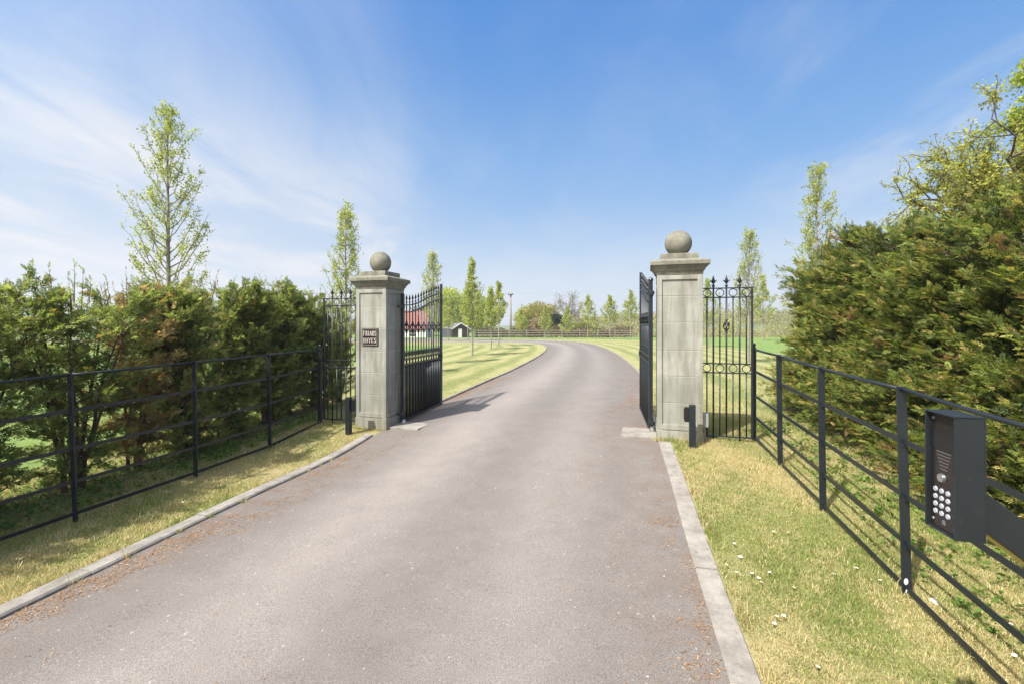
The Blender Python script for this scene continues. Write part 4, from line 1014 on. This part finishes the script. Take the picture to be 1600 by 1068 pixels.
def bright_right():
    r = np.random.default_rng(31); t = thing('leafy_tree', 'bright green leafy tree cut off by the upper right edge', 'tree', (12.75, 10.6, .1))
    trunk = np.array([[(0, 0, -.1), (.05, 0, 1.5), (0, .05, 3), (.05, 0, 5), (0, 0, 7.6)]], float)
    V, Fq = tubes(trunk, np.array([[.2, .17, .14, .09, .02]]), 9); mesh_np('trunk', V, [Fq], M_BARKD, t, smooth=True)
    Vs, Fs, o, tips = [], [], 0, []
    for k in range(18):
        a = k*2.4; z0 = 1.6+5.4*k/18; d = norm(np.array([math.cos(a), math.sin(a), .75]))
        lv = grow(r, (0, 0, z0), d, 1.25*(1-.45*k/18), .05, 3, [5, 5], [.6, .6], .6, upb=.12, wob=.15)
        for q, (P_, R__) in enumerate(lv): v, f = tubes(P_, R__, [6, 4, 3][q]); Vs.append(v); Fs.append(f+o); o += len(v)
        tips.append(lv[-1][0].reshape(-1, 3))
    mesh_np('branches', np.concatenate(Vs), [np.concatenate(Fs)], M_BARKD, t, smooth=True)
    P_ = np.concatenate(tips); nl = 30000; i = r.integers(0, len(P_), nl); pos = P_[i]+r.normal(size=(nl, 3))*.09
    Vl, Fl = inst(LEAF_V, LEAF_F, pos, frames(r.normal(size=(nl, 3)), r), .085*r.uniform(.6, 1.2, nl))
    mesh_np('leaves', Vl, [Fl], M_LEAF, t, cols=[np.repeat(lerp_cols((0.20, 0.27, 0.04), (0.42, 0.47, 0.08), r.uniform(size=nl), r), 2, 0)])
bright_right()

def crown_tree(name, loc, label, H, rx, ry, z0, seed, c0, c1, nl=9000, ls=0.25, nb=26, group=None, bark=None, cat='tree', lobes=16, stem=True):
    """broad crown made of many leaf clumps on limbs"""
    r = np.random.default_rng(seed); t = thing(name, label, cat, loc, 0, group)
    cz = (H+z0)/2; rz_ = (H-z0)/2
    ce = []
    for k in range(lobes):
        a = k*2.4; q = r.uniform(.25, .8); zz_ = r.uniform(-.75, .75); sc_ = math.sqrt(max(0, 1-zz_*zz_))
        ce.append((rx*q*sc_*math.cos(a), ry*q*sc_*math.sin(a), cz+rz_*zz_*.85))
    ce = np.array(ce); rad = r.uniform(.28, .48, lobes)*min(rx, rz_)*1.1
    if stem:
        tr = np.array([[(0, 0, -.3), (.05, 0, H*.25), (-.1, .1, H*.45), (0, 0, H*.7)]], float); R0 = 0.035*H
        V, Fq = tubes(tr, R0*np.array([[1, .8, .55, .2]]), 8); mesh_np('trunk', V, [Fq], bark or M_BARKD, t, smooth=True)
        b = np.zeros((lobes, 3)); b[:, 2] = np.clip(ce[:, 2]*0.55, .2*H, .6*H)
        s_ = np.linspace(0, 1, 5); Pb = b[:, None]*(1-s_)[None, :, None]+ce[:, None]*s_[None, :, None]; Pb[:, 1:-1] += r.normal(size=(lobes, 3, 3))*.05*H*.3
        V1, F1 = tubes(Pb, (R0*.4*(1-.8*s_))[None]*np.ones((lobes, 1)), 5); mesh_np('branches', V1, [F1], bark or M_BARKD, t, smooth=True)
    li = r.integers(0, lobes, nl); d = norm(r.normal(size=(nl, 3))); q = r.uniform(0.35, 1.12, nl)**.6
    pos = ce[li]+d*(rad[li]*q)[:, None]*np.array([1.15, 1.15, .85]); pos += r.normal(size=(nl, 3))*ls*.35
    pos[:, 2] = np.maximum(pos[:, 2], 0.05)
    Vl, Fl = inst(LEAF_V, LEAF_F, pos, frames(d+r.normal(size=(nl, 3))*.9, r), ls*r.uniform(.5, 1.3, nl))
    lt = r.uniform(-.35, .35, lobes); tn = np.clip(.5+lt[li]+r.uniform(-.3, .3, nl), 0, 1)
    mesh_np('leaves', Vl, [Fl], M_LEAF, t, cols=[np.repeat(lerp_cols(c0, c1, tn, r, .14), 2, 0)])
    return t
def at(px_, Y): return ((px_-800)/F*Y, Y, g1((px_-800)/F*Y, Y))
GA, GB = (0.21, 0.27, 0.04), (0.48, 0.52, 0.08)
crown_tree('broad_tree', at(706, 96), 'large bright green tree behind the far dark shed', 11.2, 5.0, 4, .6, 301, GA, GB, 11000, .42)
crown_tree('broad_tree', at(745, 98), 'bright green tree right of the far dark shed behind lawn trees', 9.6, 4.2, 3.5, .4, 302, GA, GB, 9000, .40)
crown_tree('broad_tree', at(668, 110), 'green tree behind the far red roofed barn', 9.2, 5, 4, .8, 303, (0.09, .12, .03), (.19, .22, .05), 7000, .45)
crown_tree('broad_tree', at(824, 74), 'broad yellow green tree beyond the fence right of the utility pole', 6.0, 2.5, 2.2, .2, 304, (.24, .25, .05), (.46, .43, .09), 9000, .27, lobes=20)
crown_tree('broad_tree', at(846, 72), 'broad bronze and green tree left of the bare tree', 6.3, 2.9, 2.2, .2, 305, (.26, .24, .07), (.44, .39, .12), 9500, .26, lobes=22)
crown_tree('blossom_bush', at(838, 68), 'pinkish brown budding bush below the broad far trees', 3.4, 1.6, 1.2, .3, 306, (.28, .21, .14), (.45, .34, .23), 2500, .18, cat='bush')
crown_tree('ivy_tree', at(869, 68), 'dark evergreen ivy covered trunk at the foot of the bare tree', 4.1, 1.05, 1.0, .1, 307, (.014, .028, .012), (.04, .06, .022), 6000, .17, lobes=14)
def bare_tree():
    r = np.random.default_rng(77); t = thing('bare_tree', 'leafless far tree with fine twigs above the bend of drive', 'tree', at(884, 71))
    V, Fq = tubes(np.array([[(0, 0, -.3), (.05, 0, 1.2), (-.05, 0, 2.4), (0, 0, 3.6)]], float), np.array([[.26, .2, .17, .12]]), 8); mesh_np('trunk', V, [Fq], M_BARK, t, smooth=True)
    Vs, Fs, o = [], [], 0
    for k in range(12):
        a = k*2.4; e = .35+1.0*(k % 4)/3
        lv = grow(r, (0, 0, 2.0+1.6*(k/12)), (math.cos(a), math.sin(a), e), 2.5, .085, 4, [5, 5, 4], [.5, .55, .6], .62, upb=.10, wob=.16)
        for q, (P_, R__) in enumerate(lv): v, f = tubes(P_, np.maximum(R__, .014), [6, 4, 3, 3][q]); Vs.append(v); Fs.append(f+o); o += len(v)
    mesh_np('branches', np.concatenate(Vs), [np.concatenate(Fs)], M_BARK, t, smooth=True)
bare_tree()
crown_tree('bush', at(908, 69), 'yellow green bush right of the bare tree beyond the fence', 2.9, 1.9, 1.4, .1, 308, (.26, .28, .06), (.46, .46, .1), 3500, .2, cat='bush')

def strip_mass(name, label, cat, x0, x1, Y0, dy, z_fn, n, ls, c0, c1, seed, kind=None, zb=None):
    r = np.random.default_rng(seed); X = r.uniform(x0, x1, n); Yv = Y0+r.uniform(-dy, dy, n); q = r.uniform(0, 1, n)**.75
    cx_ = (x0+x1)/2; zt = z_fn(X, Yv)*r.uniform(.75, 1.1, n); z = q*zt
    Yv = Y0+(Yv-Y0)*(1-.5*q)
    G = gz(X, Yv) if zb is None else zb(X, Yv)
    base = np.array([cx_, Y0, 0.0])
    pos = np.stack([X, Yv, z+G], 1)-base[None]
    V, Fc = inst(LEAF_V, LEAF_F, pos, frames(r.normal(size=(n, 3)), r), ls*r.uniform(.5, 1.3, n))
    w = .5+.5*np.sin(X*.33+seed)*np.cos(X*.083+Yv*.11); tn = np.clip(.6*w+r.uniform(0, .5, n), 0, 1)
    o = mesh_np(name, V, [Fc], M_LEAF, cols=[np.repeat(lerp_cols(c0, c1, tn, r, .15), 2, 0)]); o.location = base
    if cat: tag(o, label, cat, kind=kind)
    else: o['kind'] = kind; o['label'] = label
    return o
strip_mass('bramble_hedge', 'low brown twiggy hedge behind the far wooden fence', 'hedge', -4.6, 17, 64, .9, lambda x, y: 1.45+.22*np.sin(x*1.3)+.15*np.sin(x*3.1), 16000, .17, (.08, .055, .038), (.22, .155, .10), 401)
strip_mass('woodland', 'distant mixed spring woodland on rising ground at right', 'woodland', 14, 330, 165, 26, lambda x, y: 5.2+.9*np.sin(x*.35)+.7*np.sin(x*.9+y*.3)+.5*np.sin(x*1.9), 60000, .75, (.20, .19, .08), (.44, .40, .16), 402, 'stuff', zb=lambda x, y: -1.0+np.clip((x-14)/60, 0, 1)*2.6)
strip_mass('scrub', 'low green and tan scrub beyond the paddock fence at right', 'scrub', 9, 90, 80, 5, lambda x, y: 2.1+.6*np.sin(x*.7)+.4*np.sin(x*1.7), 26000, .32, (.26, .23, .10), (.46, .43, .15), 403, 'stuff')
strip_mass('far_trees', 'distant line of pale green trees beyond the left field', 'woodland', -330, -22, 170, 16, lambda x, y: 5.0+.9*np.sin(x*.25)+.7*np.sin(x*.8), 30000, .9, (.12, .14, .05), (.26, .28, .10), 404, 'stuff')
# rising ground behind the woods
hx = np.linspace(-900, 1500, 90); hy = np.linspace(190, 900, 30); HX, HY = np.meshgrid(hx, hy)
HZ = -6+sst(HY, 190, 420)*(6+9*sst(HX, -10, 120)+3*sst(HX, 100, 300)+2.2*np.sin(HX*.011)+1.2*np.sin(HX*.027+HY*.01))
ii = np.arange(90*30).reshape(30, 90); Q = np.stack([ii[:-1, :-1].ravel(), ii[:-1, 1:].ravel(), ii[1:, 1:].ravel(), ii[1:, :-1].ravel()], 1)
hill = mesh_np('hill', np.stack([HX.ravel(), HY.ravel(), HZ.ravel()], 1), [Q], M_HILL, smooth=True); hill['kind'] = 'structure'

# ------------------------------------------------------------------ far fence, pole, buildings
def yfen(x): return 59+0.02*x
t = thing('paddock_fence', 'weathered wooden post and rail fence across the far field', 'fence', (10, 59, 0))
xs = np.arange(-5, 46, 2.3)
for x in xs:
    m = MB(); y = yfen(x); z = g1(x, y); m.box((x-10, y-59, z+.44), (.11, .10, 1.12)); m.build('post', M_WOOD, t)
for hz_ in (.30, .62, .90):
    m = MB()
    for a_, b_ in zip(xs[:-1], xs[1:]):
        ya, yb = yfen(a_), yfen(b_); m.bar((a_-10, ya-59-.07, g1(a_, ya)+hz_+random.uniform(-.02, .02)), (b_-10, yb-59-.07, g1(b_, yb)+hz_+random.uniform(-.02, .02)), .04, .085)
    m.build('rail', M_WOOD, t)
pp_ = at(798, 61)
t = thing('utility_pole', 'tall pale utility pole standing beyond the far fence', 'pole', pp_)
m = MB(); m.tube([(0, 0, -.3), (0, 0, 5.95-pp_[2])], [.15, .10], 10); m.build('pole', M_WOOD, t, smooth=True)
m = MB(); m.box((0, 0, 5.7-pp_[2]), (.75, .1, .1)); m.lathe((0, -.1, 5.4-pp_[2]), [(.1, 0), (.12, .1), (.12, .3), (.08, .36)], 10)
for q in (-.3, 0, .3): m.lathe((q, 0, 5.75-pp_[2]), [(.03, 0), (.05, .05), (.03, .1)], 8)
m.build('crossarm', M_DWOOD, t)
top_ = Vector((pp_[0], pp_[1], 5.9))
for k, (e, lb) in enumerate(((Vector((34, 36, 7.0)), 'thin overhead wire running right from the utility pole'), (Vector((-60, 75, 5.4)), 'thin overhead wire running left from the utility pole'))):
    m = MB(); n = 24; pts = []
    for i in range(n+1):
        q = i/n; p = top_.lerp(e, q); p.z -= 0.7*4*q*(1-q); pts.append(p-top_)
    m.tube(pts, .011, 5); o = m.build('overhead_wire', M_GREY); o.location = top_; tag(o, lb, 'wire', 'overhead wires at the pole')

def gable(name, label, loc, w, d, hw, hr, mwall, mroof, rz=0, door=None, cat='barn'):
    t = thing(name, label, cat, loc, rz)
    m = MB(); m.prism([(-w/2, 0), (w/2, 0), (w/2, hw), (0, hr), (-w/2, hw)], 0, d); 
    m.build('walls', mwall, t)
    m = MB(); o_ = .18; sl = (hr-hw)/(w/2)
    for q in (-1, 1):
        pts = [(0, hr+.03), (q*(w/2+o_), hw-sl*o_+.03), (q*(w/2+o_), hw-sl*o_+.13), (0, hr+.14)]
        if q > 0: pts = pts[::-1]
        m.prism(pts, -o_, d+o_)
    m.build('roof', mroof, t)
    return t
# white barn with red roof, long side to the drive
bx, by, bz = at(634, 80)
t = gable('barn', 'white walled barn with red tiled roof seen through the left gate', (bx+4.2, by, bz), 5, 12, 1.95, 5.0, M_WHITE, M_RED, R_(90))
for q in (2.5, 6, 9.5):
    m = MB(); m.box((0, 0, 0), (.06, 1.0, .9)); o = m.build('window', M_DWOOD, t); o.location = (-2.53, q, 1.2)
    m2 = MB(); m2.box((-.035, 0, 0), (.03, .06, .9)); m2.box((-.036, 0, 0), (.03, 1.0, .06)); m2.build('frame', M_WHITE, o)
sx_, sy_, sz_ = at(722, 78)
t = gable('shed', 'dark boarded shed with white door at far left of the lawn', (sx_-.2, sy_, sz_), 3.0, 5.5, 1.9, 2.75, M_DWOOD, M_SLATE, R_(22), cat='shed')
m = MB(); m.box((-.15, -.04, .98), (.62, .06, 1.8)); d_ = m.build('door', M_WHITE, t)
m = MB(); m.box((.2, -.09, .95), (.04, .05, .14)); m.build('handle', M_DWOOD, d_)
m = MB(); m.bar((-1.68, -.2, 1.79), (0, -.2, 2.86), .03, .16); m.bar((0, -.2, 2.86), (1.68, -.2, 1.79), .03, .16); m.build('bargeboard', M_WHITE, t)
m = MB(); m.box((-2.3, .6, .95), (1.6, .12, 1.9)); m.build('lean_to', M_SLATE, t)

# ------------------------------------------------------------------ grass, litter, daisies
def xl(Y): return np.interp(Y, EL[:, 1][:60], EL[:, 0][:60])
def xr(Y): return np.interp(Y, ER[:, 1][:60], ER[:, 0][:60])
def vnoise(X, Y, sc, seed):
    r = np.random.default_rng(seed); a = 0
    for k in range(5):
        th = r.uniform(0, 2*PI); f = sc*(1.0+k*.7); a = a+np.sin((X*math.cos(th)+Y*math.sin(th))*f+r.uniform(0, 6))/(1+k*.35)
    return a/2.4
def blades(name, label, X, Y, hmin, hmax, wd, seed, straw_bias=0.0, green=1.0):
    r = np.random.default_rng(seed); n = len(X); Z = gz(X, Y)+0.012*np.sin(X*3.1+1)*np.cos(Y*2.3)-0.004
    pt = 1.15*vnoise(X, Y, 2.6, 5)+.9*vnoise(X, Y, 9, 6)+.5*vnoise(X, Y, 24, 9)+straw_bias
    hmul = 1+.35*vnoise(X, Y, 5, 8)
    h_ = r.uniform(hmin, hmax, n)*np.clip(hmul, .5, 1.6)*np.where(r.uniform(size=n) < .05, 1.9, 1); a = r.uniform(0, 2*PI, n); l = h_*r.uniform(.2, 1.1, n); b = r.uniform(0, 2*PI, n)
    w = wd*r.uniform(.6, 1.3, n)
    p0 = np.stack([X-np.cos(b)*w, Y-np.sin(b)*w, Z], 1); p1 = np.stack([X+np.cos(b)*w, Y+np.sin(b)*w, Z], 1)
    mx = np.stack([X+np.cos(a)*l*.35, Y+np.sin(a)*l*.35, Z+h_*.62], 1); q = np.stack([np.cos(b)*w*.7, np.sin(b)*w*.7, np.zeros(n)], 1)
    tp = np.stack([X+np.cos(a)*l, Y+np.sin(a)*l, Z+h_*np.clip(1-l/h_*.35, .5, 1)], 1)
    V = np.stack([p0, p1, mx+q, mx-q, tp], 1).reshape(-1, 3); i = np.arange(n)[:, None]*5
    Fq = i+np.array([[0, 1, 2, 3]]); Ft = i+np.array([[3, 2, 4]])
    s = r.uniform(size=n) < sst(pt, -1.1, 1.3)*.80+.16
    c = lerp_cols((.16, .22, .05), (.32, .36, .11), r.uniform(size=n), r, .12)*green
    c[s] = lerp_cols((.40, .33, .15), (.66, .57, .33), r.uniform(size=s.sum()), r, .12)
    o = mesh_np(name, V, [Fq, Ft], M_GRASS, cols=[c, c]); o['kind'] = 'stuff'; o['label'] = label; o['category'] = 'grass'
    return o
def scatter(n, x0, x1, y0, y1, dens_fn, ok_fn, seed):
    r = np.random.default_rng(seed); X = r.uniform(x0, x1, n); Y = r.uniform(y0, y1, n)
    k = (r.uniform(size=n) < dens_fn(X, Y)) & ok_fn(X, Y); return X[k], Y[k]
def infr(X, Y): return (np.abs(X) < Y*1.2+.5)
# right verge in front of the pier
okr = lambda X, Y: (X > xr(Y)+.165) & infr(X, Y) & ~((np.abs((X-PR.x)*U.x+(Y-PR.y)*U.y) < .3) & (np.abs((X-PR.x)*W.x+(Y-PR.y)*W.y) < .3))
X, Y = scatter(900000, .8, 5, 1.2, 7, lambda X, Y: np.clip(2.6/Y, 0, 1)*.85, okr, 51)
blades('verge_grass', 'short green and straw coloured grass on the right verge', X, Y, .012, .036, .0017, 61)
okl = lambda X, Y: (X < xl(Y)-.14) & (X > hedge_x(Y)-1.2) & infr(X, Y) & ~((np.abs((X-PL.x)*U.x+(Y-PL.y)*U.y) < .3) & (np.abs((X-PL.x)*W.x+(Y-PL.y)*W.y) < .3))
X, Y = scatter(600000, -6, -1.8, 1.5, 8, lambda X, Y: np.clip(3/Y, 0, 1)*.8, okl, 52)
blades('verge_grass', 'short yellowing grass on the left verge by the hedge', X, Y, .014, .040, .0020, 62, .35)
X, Y = scatter(260000, -9, 9, 7, 16, lambda X, Y: np.clip(7/Y, 0, 1)**2, lambda X, Y: ((X < xl(Y)-.06) | (X > xr(Y)+.06)) & (np.abs(X) < Y*.95), 53)
blades('lawn_grass', 'mown lawn grass on both sides beyond the gates', X, Y, .015, .035, .0035, 63, -.1)
# longer tufts along kerbs, posts and pier feet
r = np.random.default_rng(70); TX, TY = [], []
def tuft(x, y, n, s): TX.append(x+r.normal(size=n)*s); TY.append(y+r.normal(size=n)*s)
for k in range(240):
    y = r.uniform(1.6, 6.6)
    if r.uniform() < .5: tuft(float(xl(y))-.155-abs(r.normal())*.02, y, 22, .022)
    elif y < 5.4: tuft(float(xr(y))+.175+abs(r.normal())*.02, y, 22, .022)
for (x, y) in LP[:5]+RP[:4]: tuft(x, y, 60, .05)
for k in range(26):
    q = r.uniform(-.3, .3); p = PL+U*q-W*(A+.03); tuft(p.x, p.y, 26, .03)
    p = PR+U*q-W*(A+.03); tuft(p.x, p.y, 22, .025)
for k in range(10):
    y = r.uniform(2.2, 6); tuft(float(xl(y))+.01, y, 26, .018)
X, Y = np.concatenate(TX), np.concatenate(TY)
blades('grass_tufts', 'longer dry grass tufts along kerbs, posts and pier feet', X, Y, .03, .075, .0020, 64, .6)
# broad leaved weeds
rw = np.random.default_rng(71)
k = np.array([(rw.uniform(2.0, 4.2)+.218*y, y) for y in rw.uniform(2.0, 6.5, 700)]); k2 = np.array([(hedge_x(y)+rw.uniform(-.5, .75), y) for y in rw.uniform(3, 8, 900)])
PW = np.concatenate([k, k2]); PW = np.repeat(PW, 7, 0)+rw.normal(size=(len(PW)*7, 2))*.03
pos = np.stack([PW[:, 0], PW[:, 1], gz(PW[:, 0], PW[:, 1])+rw.uniform(.0, .05, len(PW))], 1)
V, Fc = inst(LEAF_V, LEAF_F, pos, flat_frames(np.concatenate([rw.normal(size=(len(PW), 2)), rw.uniform(.1, .9, (len(PW), 1))], 1), rw, .6), rw.uniform(.02, .055, len(PW)))
o = mesh_np('ground_weeds', V, [Fc], M_GRASS, cols=[np.repeat(lerp_cols((.07, .13, .025), (.17, .27, .05), rw.uniform(size=len(PW)), rw), 2, 0)]); o['kind'] = 'stuff'; o['label'] = 'low green weeds under the hedges beside the fences'; o['category'] = 'weeds'
# brown needle and catkin litter on the drive
def litter():
    r = np.random.default_rng(80); n = 70000; Y = r.uniform(1.4, 13, n)
    left = r.uniform(size=n) < .55; off = np.abs(r.normal(size=n))*.30+.005
    X = np.where(left, xl(Y)+off, xr(Y)-off*np.where(Y < 3, .8, 1.3))
    clump = vnoise(X, Y, 5, 81)+.6*vnoise(X, Y, 13, 82); keep = r.uniform(size=n) < sst(clump, -.15, 1.1)*np.where(left, 1.4, np.interp(Y, [1.5, 3, 4.5, 6], [.25, .8, 1, .9]))
    nm = 900; xm = r.uniform(-3, 3, nm); ym = r.uniform(1.5, 10, nm)
    X = np.concatenate([X[keep], xm]); Y = np.concatenate([Y[keep], ym])
    k = (X > xl(Y)) & (X < xr(Y)); X, Y = X[k], Y[k]; n = len(X)
    uu = (X-xl(Y))/(xr(Y)-xl(Y)); Z = gz(X, Y)+.009+.02*(1-(2*uu-1)**2)
    D = np.concatenate([r.normal(size=(n, 2)), r.normal(size=(n, 1))*.15], 1)
    V, Fc = inst(np.array([(-.5, -.13, 0), (.5, -.06, .1), (.45, .1, .12), (-.4, .14, .05)]), np.array([(0, 1, 2), (0, 2, 3)]), np.stack([X, Y, Z], 1), flat_frames(D, r, .25), r.uniform(.006, .02, n))
    o = mesh_np('leaf_litter', V, [Fc], M_LITTER, cols=[np.repeat(lerp_cols((.22, .12, .06), (.46, .28, .15), r.uniform(size=n), r), 2, 0)])
    o['kind'] = 'stuff'; o['label'] = 'brown dry leaf litter gathered along both edges of the drive'; o['category'] = 'leaf litter'
litter()
DZ = [(1209, 837, 'daisy in the right verge, upper left of a close pair'), (1231, 836, 'daisy in the right verge, upper right of a close pair'), (1148, 855, 'daisy standing alone just above the pale pebble by kerb'),
      (1135, 889, 'daisy closest to the kerb below the pale pebble'), (1151, 902, 'daisy second closest to the kerb below the pale pebble'), (1175, 901, 'left daisy of the middle row of the verge'),
      (1186, 909, 'middle daisy of the middle row of the verge'), (1202, 902, 'right daisy of the middle row of the verge'), (1190, 918, 'lowest daisy of the middle row of the verge'), (1240, 924, 'daisy beside a bare earth patch in the right verge'),
      (1303, 904, 'small daisy left of the near fence post, farther one'), (1339, 894, 'daisy near the foot of the nearest right fence post'), (1375, 915, 'daisy just left of the nearest right fence post'),
      (1213, 973, 'left daisy of the close trio low in the verge'), (1224, 972, 'right daisy of the close trio low in the verge'), (1209, 981, 'nearest daisy of the close trio low in the verge'), (1279, 1050, 'large lone daisy at the bottom edge of the picture'),
      (1580, 985, 'upper daisy by the fence rail at right edge'), (1586, 1035, 'lower daisy by the fence rail at right edge'),
      (286, 788, 'lone daisy in the left verge near the kerb'), (32, 881, 'lone daisy in the left verge near picture edge')]
rd_ = random.Random(3)
for i, (px_, py_, lb) in enumerate(DZ):
    p = gp(px_, py_); t = thing('daisy', lb, 'daisy', p, rd_.uniform(0, 6), 'daisies in the grass'); hh = rd_.uniform(.028, .042)
    m = MB(); m.tube([(0, 0, 0), (.002, .001, hh)], .0009, 5); m.build('stem', M_GRASS, t)
    m = MB(); nP = 14; R1 = rd_.uniform(.0085, .0115); tx = rd_.uniform(-.3, .3)
    for k in range(nP):
        a = 2*PI*k/nP; ca, sa = math.cos(a), math.sin(a); w = .0023
        def q_(r0, s, z): x, y = ca*r0-sa*s, sa*r0+ca*s; return (x+.002, y+.001, hh+z+y*tx)
        m.add([q_(.002, -w*.6, .001), q_(R1*.75, -w, .0015), q_(R1, 0, .001), q_(R1*.75, w, .0015), q_(.002, w*.6, .001)], [(0, 1, 2, 3, 4)])
    m.build('petals', M_PETAL, t)
    m = MB(); m.lathe((.002, .001, hh), [(.004, 0), (.0042, .002), (.002, .0035)], 8); m.build('centre', M_EYE, t)
def pebble(p, s, lb, seed):
    r = random.Random(seed); m = MB(); n = 8; pr = [(max(.001, s*math.sin(PI*i/n)), -s*.55*math.cos(PI*i/n)) for i in range(n+1)]
    m.lathe((0, 0, s*.3), pr, 11); m.v = [(x*1.35*(1+.12*math.sin(9*y/s+seed)), y*(1+.15*math.sin(7*z/s)), z*(1+.1*math.sin(5*x/s))) for x, y, z in m.v]
    o = m.build('pebble', M_PEB, smooth=True); o.location = p; o.rotation_euler = (r.uniform(-.2, .2), r.uniform(-.2, .2), r.uniform(0, 6)); tag(o, lb, 'stone')
pebble(gp(1460, 943)+Vector((0, 0, .01)), .021, 'pale stone in the grass right of the nearest fence post', 1)
pebble(gp(1157, 872)+Vector((0, 0, .01)), .013, 'small white pebble in the grass near the right kerb', 2)
pebble(gp(313, 866), .009, 'small pale stone lying on the drive near left kerb', 3)

# ------------------------------------------------------------------ thin spring haze
hm = bpy.data.materials.new('haze_air'); hm.use_nodes = True; nt = hm.node_tree; nt.nodes.clear()
pv = nt.nodes.new('ShaderNodeVolumePrincipled'); pv.inputs['Color'].default_value = (0.90, 0.94, 1.0, 1); pv.inputs['Density'].default_value = 0.0009
pv.inputs['Anisotropy'].default_value = 0.2
L(nt, pv.outputs[0], nt.nodes.new('ShaderNodeOutputMaterial').inputs['Volume'])
m = MB(); m.box((0, 1200, 16), (3100, 2700, 44)); hzo = m.build('haze', hm); hzo['kind'] = 'stuff'; hzo['label'] = 'thin pale haze over the fields'
